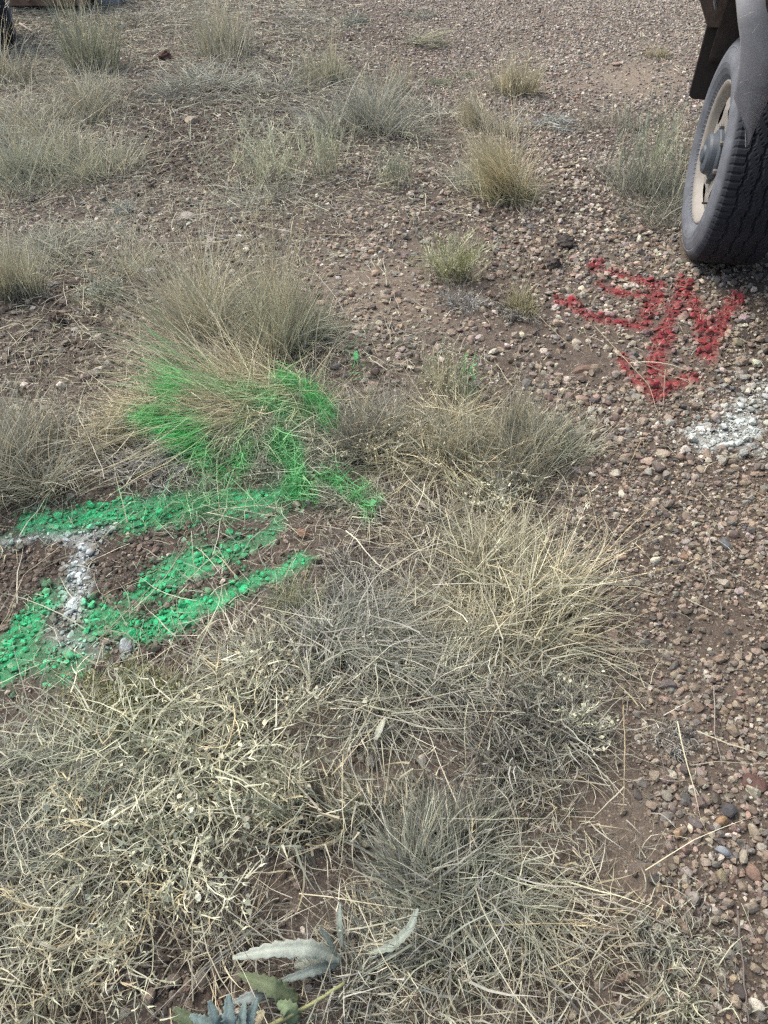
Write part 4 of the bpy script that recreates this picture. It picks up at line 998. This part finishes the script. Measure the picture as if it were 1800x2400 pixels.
# loose leaves
for k, (pts, w, col, lab) in enumerate([
    ([at(880, 1735, 0.05), at(890, 1710, 0.07), at(903, 1680, 0.06)], 0.016, (0.45, 0.47, 0.38), 'pale pointed leaf caught in the lower middle straws'),
    ([at(212, 745, 0.04), at(225, 740, 0.06), at(238, 755, 0.03)], 0.05, (0.52, 0.45, 0.36), 'crumpled cream dry leaf at the left'),
    ([at(932, 1540, 0.04), at(930, 1560, 0.06), at(935, 1585, 0.05)], 0.010, (0.45, 0.46, 0.42), 'curled pale grass leaf below the centre'),
    ([at(972, 1185, 0.03), at(985, 1180, 0.04), at(998, 1192, 0.03)], 0.022, (0.46, 0.41, 0.35), 'cream shred of dry leaf below the centre'),
    ([at(868, 1185, 0.05), at(880, 1172, 0.06), at(890, 1180, 0.04)], 0.024, (0.10, 0.34, 0.14), 'green sprayed leaf at the tip of the drooping tuft'),
    ([at(835, 822, 0.03), at(834, 840, 0.05), at(842, 852, 0.03)], 0.020, (0.10, 0.36, 0.14), 'green sprayed leaf on soil right of the biggest tussock'),
    ([at(1088, 873, 0.04), at(1102, 862, 0.07), at(1118, 852, 0.08)], 0.012, (0.12, 0.40, 0.17), 'green sprayed shoot beside the pale upright herb'),
]):
    e = empty('dry_leaf' if 'sprayed' not in lab else 'sprayed_leaf', (pts[0][0], pts[0][1], float(height(pts[0][0], pts[0][1])))); tag(e, lab, 'leaf')
    leaf(e, 'leaf_blade', pts, w, col, 60 + k, 5, 0.3)

# ------------------------------------------------------------------ the parked vehicle at the right: rear wheel, mud flap, flare and body
VC = (1.283, 3.2067)
veh = empty('parked_truck', (VC[0], VC[1], 0.0), R(-11)); tag(veh, 'parked off road truck with pale wheel and pointed grey flare at the right', 'truck')
AX = 0.396                                            # hub height
def vcol(V, base, f=0.0): return np.repeat(np.array(base)[None], len(V), 0)

def tyre_mesh():
    prof = [(0.060, 0.254), (0.042, 0.257), (0.030, 0.264), (0.014, 0.280), (0.004, 0.300), (0.000, 0.318), (0.003, 0.340), (0.010, 0.360), (0.013, 0.366), (0.012, 0.369), (0.020, 0.384), (0.027, 0.394)]
    tread = [(q, 0.402 + 0.007 * (1 - ((q - 0.15) / 0.118) ** 2)) for q in np.linspace(0.034, 0.266, 36)]
    inner = [(0.30 - q, r) for q, r in prof[::-1]]
    full = np.array(prof + tread + inner); n = 360; k = len(full)
    th = np.arange(n) / n * 2 * math.pi
    q = np.repeat(full[None, :, 0], n, 0); rr = np.repeat(full[None, :, 1], n, 0)
    ti = np.arange(n)[:, None]
    zz = 0.006 * np.abs(((ti / 8.0) % 2) - 1) * 2
    dep = np.zeros_like(rr); istread = (q > 0.033) & (q < 0.267)
    for g in (0.080, 0.128, 0.172, 0.220):
        dep = np.maximum(dep, 0.009 * (np.abs(q + zz - 0.006 - g) < 0.0045))
    sh = (q > 0.025) & (q < 0.072) | (q > 0.228) & (q < 0.275)
    dep = np.maximum(dep, 0.0055 * (sh & (ti % 4 == 0)))
    mid = istread & ~sh
    dep = np.maximum(dep, 0.004 * (mid & ((ti + np.round(q * 260).astype(int)) % 9 == 0)))
    rr = rr - dep
    y, z = rr * np.sin(th)[:, None], rr * np.cos(th)[:, None] + AX
    flat = z < 0.004
    q = np.where(flat, q + (q - 0.15) * 0.03, q); z = np.maximum(z, 0.004)
    V = np.stack([q, y, z], -1).reshape(-1, 3)
    i = np.arange(n)[:, None] * k + np.arange(k - 1)[None]; j = (np.arange(n)[:, None] + 1) % n * k + np.arange(k - 1)[None]
    Q = np.stack([i, i + 1, j + 1, j], -1).reshape(-1, 4)
    side = np.array((0.165, 0.182, 0.208)); trd = np.array((0.025, 0.029, 0.037))
    w = sstep(0.372, 0.392, rr).reshape(-1, 1) * 0.9
    ring = (0.85 + 0.3 * noise(full[:, 1] * 9, full[:, 1] * 0, 30, 4))[None, :].repeat(n, 0).reshape(-1, 1)
    C = side * ring * (1 - w) + trd * w
    C = C * (1 + 0.35 * (noise(V[:, 1] * 1.0 + 5, V[:, 2], 22, 17) - 0.5))[:, None]
    low = sstep(0.12, 0.0, V[:, 2])[:, None] * 0.35    # dust picked up from the ground
    C = C * (1 - low) + np.array((0.14, 0.115, 0.095)) * low
    return make_mesh('tyre', V, quads=Q, cols=C, smooth=False)

def rim_mesh():
    n, m = 288, 44
    rs = np.linspace(0.060, 0.227, m)
    qs = np.interp(rs, [0.06, 0.09, 0.12, 0.16, 0.195, 0.22, 0.227], [0.052, 0.050, 0.046, 0.044, 0.050, 0.060, 0.064])
    th = np.arange(n) / n * 2 * math.pi
    V = np.stack([np.repeat(qs[None], n, 0), rs[None] * np.sin(th)[:, None], rs[None] * np.cos(th)[:, None] + AX], -1).reshape(-1, 3)
    a = np.arange(n)[:, None] * m + np.arange(m - 1)[None]; b = (np.arange(n)[:, None] + 1) % n * m + np.arange(m - 1)[None]
    Q = np.stack([a, a + 1, b + 1, b], -1)
    tc, rc = (th + math.pi / n)[:, None], ((rs[1:] + rs[:-1]) / 2)[None]
    ph = ((tc - 0.32) * 6 / (2 * math.pi)) % 1 - 0.5
    hole = (np.abs(ph) / 0.26) ** 2.6 + (np.abs(rc - 0.172) / 0.030) ** 2.6 < 1
    Q = Q[~hole]
    bar = [(0.062, 0.223), (0.054, 0.232), (0.036, 0.238), (0.030, 0.246), (0.023, 0.256), (0.026, 0.262), (0.036, 0.262), (0.05, 0.257), (0.28, 0.257), (0.28, 0.238), (0.077, 0.228), (0.066, 0.221)]
    V2, Q2 = lathe(bar, 128, AX)
    V = np.concatenate([V, V2]); Q = np.concatenate([Q.reshape(-1, 4), Q2 + n * m])
    C = np.repeat(np.array((0.31, 0.305, 0.28))[None], len(V), 0)
    d = np.clip(0.35 * noise(V[:, 1] * 2, V[:, 2] * 2, 18, 6) + 0.3 * sstep(0.22, 0.236, np.hypot(V[:, 1], V[:, 2] - AX)), 0, 1)[:, None]
    C = C * (1 - 0.5 * d) + np.array((0.27, 0.225, 0.18)) * 0.5 * d
    return make_mesh('wheel', V, quads=Q, cols=C, smooth=True)

wheel = link('wheel', rim_mesh(), M_PAINTED, veh)
link('tyre', tyre_mesh(), M_RUBBER, wheel)
V, Q = lathe([(0.050, 0.012), (0.052, 0.070), (0.050, 0.092), (0.038, 0.094), (0.032, 0.088), (0.030, 0.078), (0.012, 0.074), (0.002, 0.068), (-0.002, 0.056), (-0.003, 0.034), (-0.010, 0.030), (-0.014, 0.020), (-0.015, 0.002)], 48, AX)
link('hub', make_mesh('hub', V, quads=Q, cols=vcol(V, (0.085, 0.105, 0.125)), smooth=False), M_PAINTED, wheel)
V, Q = lathe([(0.10, 0.005), (0.10, 0.188), (0.12, 0.188), (0.12, 0.005)], 64, AX)
link('brake_drum', make_mesh('brake_drum', V, quads=Q, cols=vcol(V, (0.04, 0.035, 0.032))), M_RUST, wheel)
nm = None
for k in range(6):
    t = k / 6 * 2 * math.pi + 0.2
    V, Q = lathe([(0.0, 0.001), (0.0, 0.008), (0.003, 0.010), (0.026, 0.010)], 6, 0)
    if nm is None: nm = make_mesh('wheel_nut', V, quads=Q, cols=vcol(V, (0.17, 0.16, 0.15)))
    link('wheel_nut', nm, M_PAINTED, wheel, (0.031, 0.100 * math.sin(t), AX + 0.100 * math.cos(t)))
V, Q = lathe([(0.0, 0.001), (0.0, 0.004), (0.03, 0.005)], 8, 0)
vs = link('valve_stem', make_mesh('valve_stem', V, quads=Q, cols=vcol(V, (0.05, 0.05, 0.05))), M_RUBBER, wheel, (0.022, -0.10, AX - 0.155))

# flare: a band arching over the wheel that ends in a point at either end: stations (outer edge, inner edge) as (q, s, z)
FL = [((0.042, -0.455, 0.573), (0.046, -0.455, 0.575)), ((0.022, -0.455, 0.628), (0.052, -0.46, 0.640)), ((-0.008, -0.455, 0.672), (0.058, -0.465, 0.700)), ((-0.044, -0.45, 0.722), (0.066, -0.475, 0.765)),
      ((-0.050, -0.448, 0.755), (0.060, -0.48, 0.82)), ((-0.058, -0.445, 0.822), (0.03, -0.475, 0.885)), ((-0.072, -0.44, 0.885), (-0.005, -0.465, 0.94)), ((-0.092, -0.43, 0.930), (-0.028, -0.455, 0.98)),
      ((-0.116, -0.40, 0.995), (-0.048, -0.42, 1.04)), ((-0.122, -0.32, 1.055), (-0.05, -0.33, 1.10)), ((-0.124, -0.18, 1.095), (-0.05, -0.18, 1.14)), ((-0.124, 0.0, 1.105), (-0.05, 0.0, 1.15)),
      ((-0.118, 0.16, 1.085), (-0.05, 0.17, 1.13)), ((-0.105, 0.28, 1.02), (-0.05, 0.30, 1.06)), ((-0.085, 0.36, 0.93), (-0.042, 0.385, 0.96)), ((-0.058, 0.40, 0.865), (-0.03, 0.42, 0.88)), ((-0.03, 0.43, 0.806), (-0.026, 0.432, 0.806))]
bm = bmesh.new()
rowv = []
for a, b in FL:
    a, b = Vector(a), Vector(b); mid = (a + b) / 2 + Vector((-0.016, 0, 0.004)) * min(1, (a - b).length / 0.05)
    rowv.append([bm.verts.new(a), bm.verts.new((a * 0.7 + mid * 0.3) + Vector((-0.004, 0, 0))), bm.verts.new(mid), bm.verts.new(b)])
for r0, r1 in zip(rowv[:-1], rowv[1:]):
    for k in range(3): bm.faces.new((r0[k], r0[k + 1], r1[k + 1], r1[k]))
me = bm_mesh('wheel_arch_flare', bm, (0.30, 0.31, 0.325), True)
fl = link('wheel_arch_flare', me, M_PAINTED, veh); fl['label'] = 'scuffed grey plastic flare ending in a sharp point'
md = fl.modifiers.new('thickness', 'SOLIDIFY'); md.thickness = 0.007
# pale scratches on the flare's front face
sr = np.random.default_rng(12)
for k in range(9):
    st = sr.integers(3, 8); a, b = np.array(FL[st][0]), np.array(FL[st][1]); f = sr.uniform(0.25, 0.7)
    c = a * (1 - f) + b * f + np.array((-0.014, -0.0085, 0.002)); d = sr.normal(0, 1, 3) * (0.008, 0.0, 0.008)
    V, t, q, cc = tube([c - d, c, c + d], 0.0011, (0.36, 0.36, 0.36), seed=k)
    link('scratch', make_mesh('scratch', V, tris=t, quads=q, cols=cc), M_PAINTED, fl)

flap = [(-0.037, 0.49, 0.76), (-0.040, 0.49, 0.485), (-0.034, 0.49, 0.468), (-0.018, 0.49, 0.460), (0.33, 0.49, 0.455), (0.345, 0.49, 0.47), (0.345, 0.49, 0.76)]
link('mud_flap', prism('mud_flap', flap, (0, 0.010, 0), (0.055, 0.047, 0.043)), M_RUBBER, veh)
brk = [(-0.036, 0.475, 0.735), (0.345, 0.475, 0.735), (0.345, 0.475, 1.12), (-0.10, 0.475, 1.12), (-0.112, 0.475, 0.86)]
link('flap_bracket', prism('flap_bracket', brk, (0, 0.012, 0), (0.12, 0.092, 0.075)), M_RUST, veh)
# arch liner: dark half drum over the wheel
th = np.linspace(0.30, math.pi - 0.1, 40); qv = np.linspace(0.0, 0.42, 5)
A, Bq = np.meshgrid(th, qv, indexing='ij')
V = np.stack([Bq, -0.475 * np.cos(A) * 0.98 + 0.0, 0.56 + 0.50 * np.maximum(np.sin(A), -0.55)], -1).reshape(-1, 3)
keep = np.arange(39)[:, None] * 5 + np.arange(4)[None]
ln = link('arch_liner', make_mesh('arch_liner', V, quads=np.stack([keep, keep + 1, keep + 6, keep + 5], -1).reshape(-1, 4), cols=vcol(V, (0.045, 0.038, 0.034)), smooth=True), M_RUST, veh)
ln.modifiers.new('thickness', 'SOLIDIFY').thickness = 0.006
V, Q = lathe([(0.12, 0.05), (1.35, 0.05)], 20, AX)
link('axle', make_mesh('axle', V, quads=Q, cols=vcol(V, (0.05, 0.045, 0.04)), smooth=True), M_RUST, veh)
# body beside and over the wheel (out of the picture, it shades the tread)
PAINT = (0.55, 0.55, 0.53)
def bpoly(name, sz, q0, q1, col, mat, parent=veh, bev=0.02):
    return link(name, prism(name, [(q0, s, z) for s, z in sz], (q1 - q0, 0, 0), col, bev), mat, parent)
bpoly('tray_side', [(0.62, 1.50), (0.62, 1.13), (-1.05, 1.13), (-1.05, 1.50)], -0.045, 0.0, PAINT, M_PAINTED, bev=0.006)
bpoly('tray_floor', [(0.62, 1.20), (0.62, 1.24), (-1.05, 1.24), (-1.05, 1.20)], 0.002, 1.66, (0.10, 0.10, 0.10), M_PAINTED, bev=0.004)
bpoly('tray_side', [(0.62, 1.50), (0.62, 1.13), (-1.05, 1.13), (-1.05, 1.50)], 1.665, 1.71, PAINT, M_PAINTED, bev=0.006)
cab = bpoly('cab', [(-1.12, 1.80), (-1.12, 0.56), (-2.35, 0.54), (-2.5, 0.66), (-2.5, 1.15), (-2.15, 1.22), (-1.75, 1.82)], 0.14, 1.60, PAINT, M_PAINTED, bev=0.03)
bpoly('window', [(-1.2, 1.22), (-1.2, 1.70), (-1.72, 1.70), (-2.02, 1.22)], 0.134, 0.16, (0.03, 0.03, 0.03), M_GLASS, cab, 0.003)
link('chassis_rail', box_mesh('chassis_rail', (0.42, -3.4, 0.55), (0.52, 0.95, 0.68), (0.04, 0.04, 0.04)), M_RUST, veh)
link('chassis_rail', box_mesh('chassis_rail', (1.14, -3.4, 0.55), (1.24, 0.95, 0.68), (0.04, 0.04, 0.04)), M_RUST, veh)
bpoly('bonnet', [(-2.52, 1.15), (-2.52, 0.85), (-3.5, 0.80), (-3.55, 1.02), (-2.9, 1.12)], 0.06, 1.60, PAINT, M_PAINTED, bev=0.04)
bpoly('bumper', [(-3.52, 0.78), (-3.52, 0.52), (-3.66, 0.52), (-3.68, 0.76)], 0.0, 1.66, (0.06, 0.06, 0.06), M_PAINTED, bev=0.02)

# ------------------------------------------------------------------ upper left: rusty steel box, concrete block, old tyre
RB = empty('rusty_steel_box', (-3.05, 7.76, float(height(-3.05, 7.76)))); tag(RB, 'low rusty brown steel box at the top left corner', 'steel box')
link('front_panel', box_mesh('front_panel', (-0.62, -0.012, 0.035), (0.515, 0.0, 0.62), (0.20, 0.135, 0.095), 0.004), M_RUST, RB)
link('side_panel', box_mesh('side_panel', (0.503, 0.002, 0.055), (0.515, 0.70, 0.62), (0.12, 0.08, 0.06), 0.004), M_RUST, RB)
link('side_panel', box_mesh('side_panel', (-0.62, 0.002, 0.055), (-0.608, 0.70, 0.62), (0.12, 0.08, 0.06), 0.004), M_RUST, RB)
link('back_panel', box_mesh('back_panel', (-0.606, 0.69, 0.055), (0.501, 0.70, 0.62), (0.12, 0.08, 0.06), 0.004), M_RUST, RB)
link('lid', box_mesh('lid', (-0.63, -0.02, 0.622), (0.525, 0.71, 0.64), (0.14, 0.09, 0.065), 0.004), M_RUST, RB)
for q in (-0.5, 0.40):
    link('skid', box_mesh('skid', (q, 0.02, -0.012), (q + 0.10, 0.66, 0.053), (0.05, 0.04, 0.035), 0.004), M_RUST, RB)
for q in (-0.36, 0.0, 0.34):
    link('rib', box_mesh('rib', (q, -0.026, 0.07), (q + 0.035, -0.0125, 0.61), (0.22, 0.15, 0.105), 0.003), M_RUST, RB)
cb = prism('concrete_block', [(0, 0, -0.01), (0.19, 0.0, -0.01), (0.185, 0.0, 0.19), (0.008, 0.0, 0.19)], (0, 0.39, 0), (0.36, 0.37, 0.38), 0.012)
tag(link('concrete_block', cb, M_STONE, loc=(-2.525, 7.98, float(height(-2.5, 8.0)))), 'pale grey concrete block right of the rusty steel box', 'block')
TY = empty('old_tyre', (-3.075, 6.62, float(height(-3.0, 6.62)) - 0.004), R(24)); tag(TY, 'grey old tyre standing at the upper left edge', 'tyre')
link('tyre_tread', bpy.data.meshes['tyre'], M_RUBBER, TY)
V, Q = lathe([(0.06, 0.225), (0.10, 0.205), (0.20, 0.205), (0.24, 0.225)], 64, AX)
link('rim_band', make_mesh('rim_band', V, quads=Q, cols=vcol(V, (0.12, 0.08, 0.06)), smooth=True), M_RUST, TY)
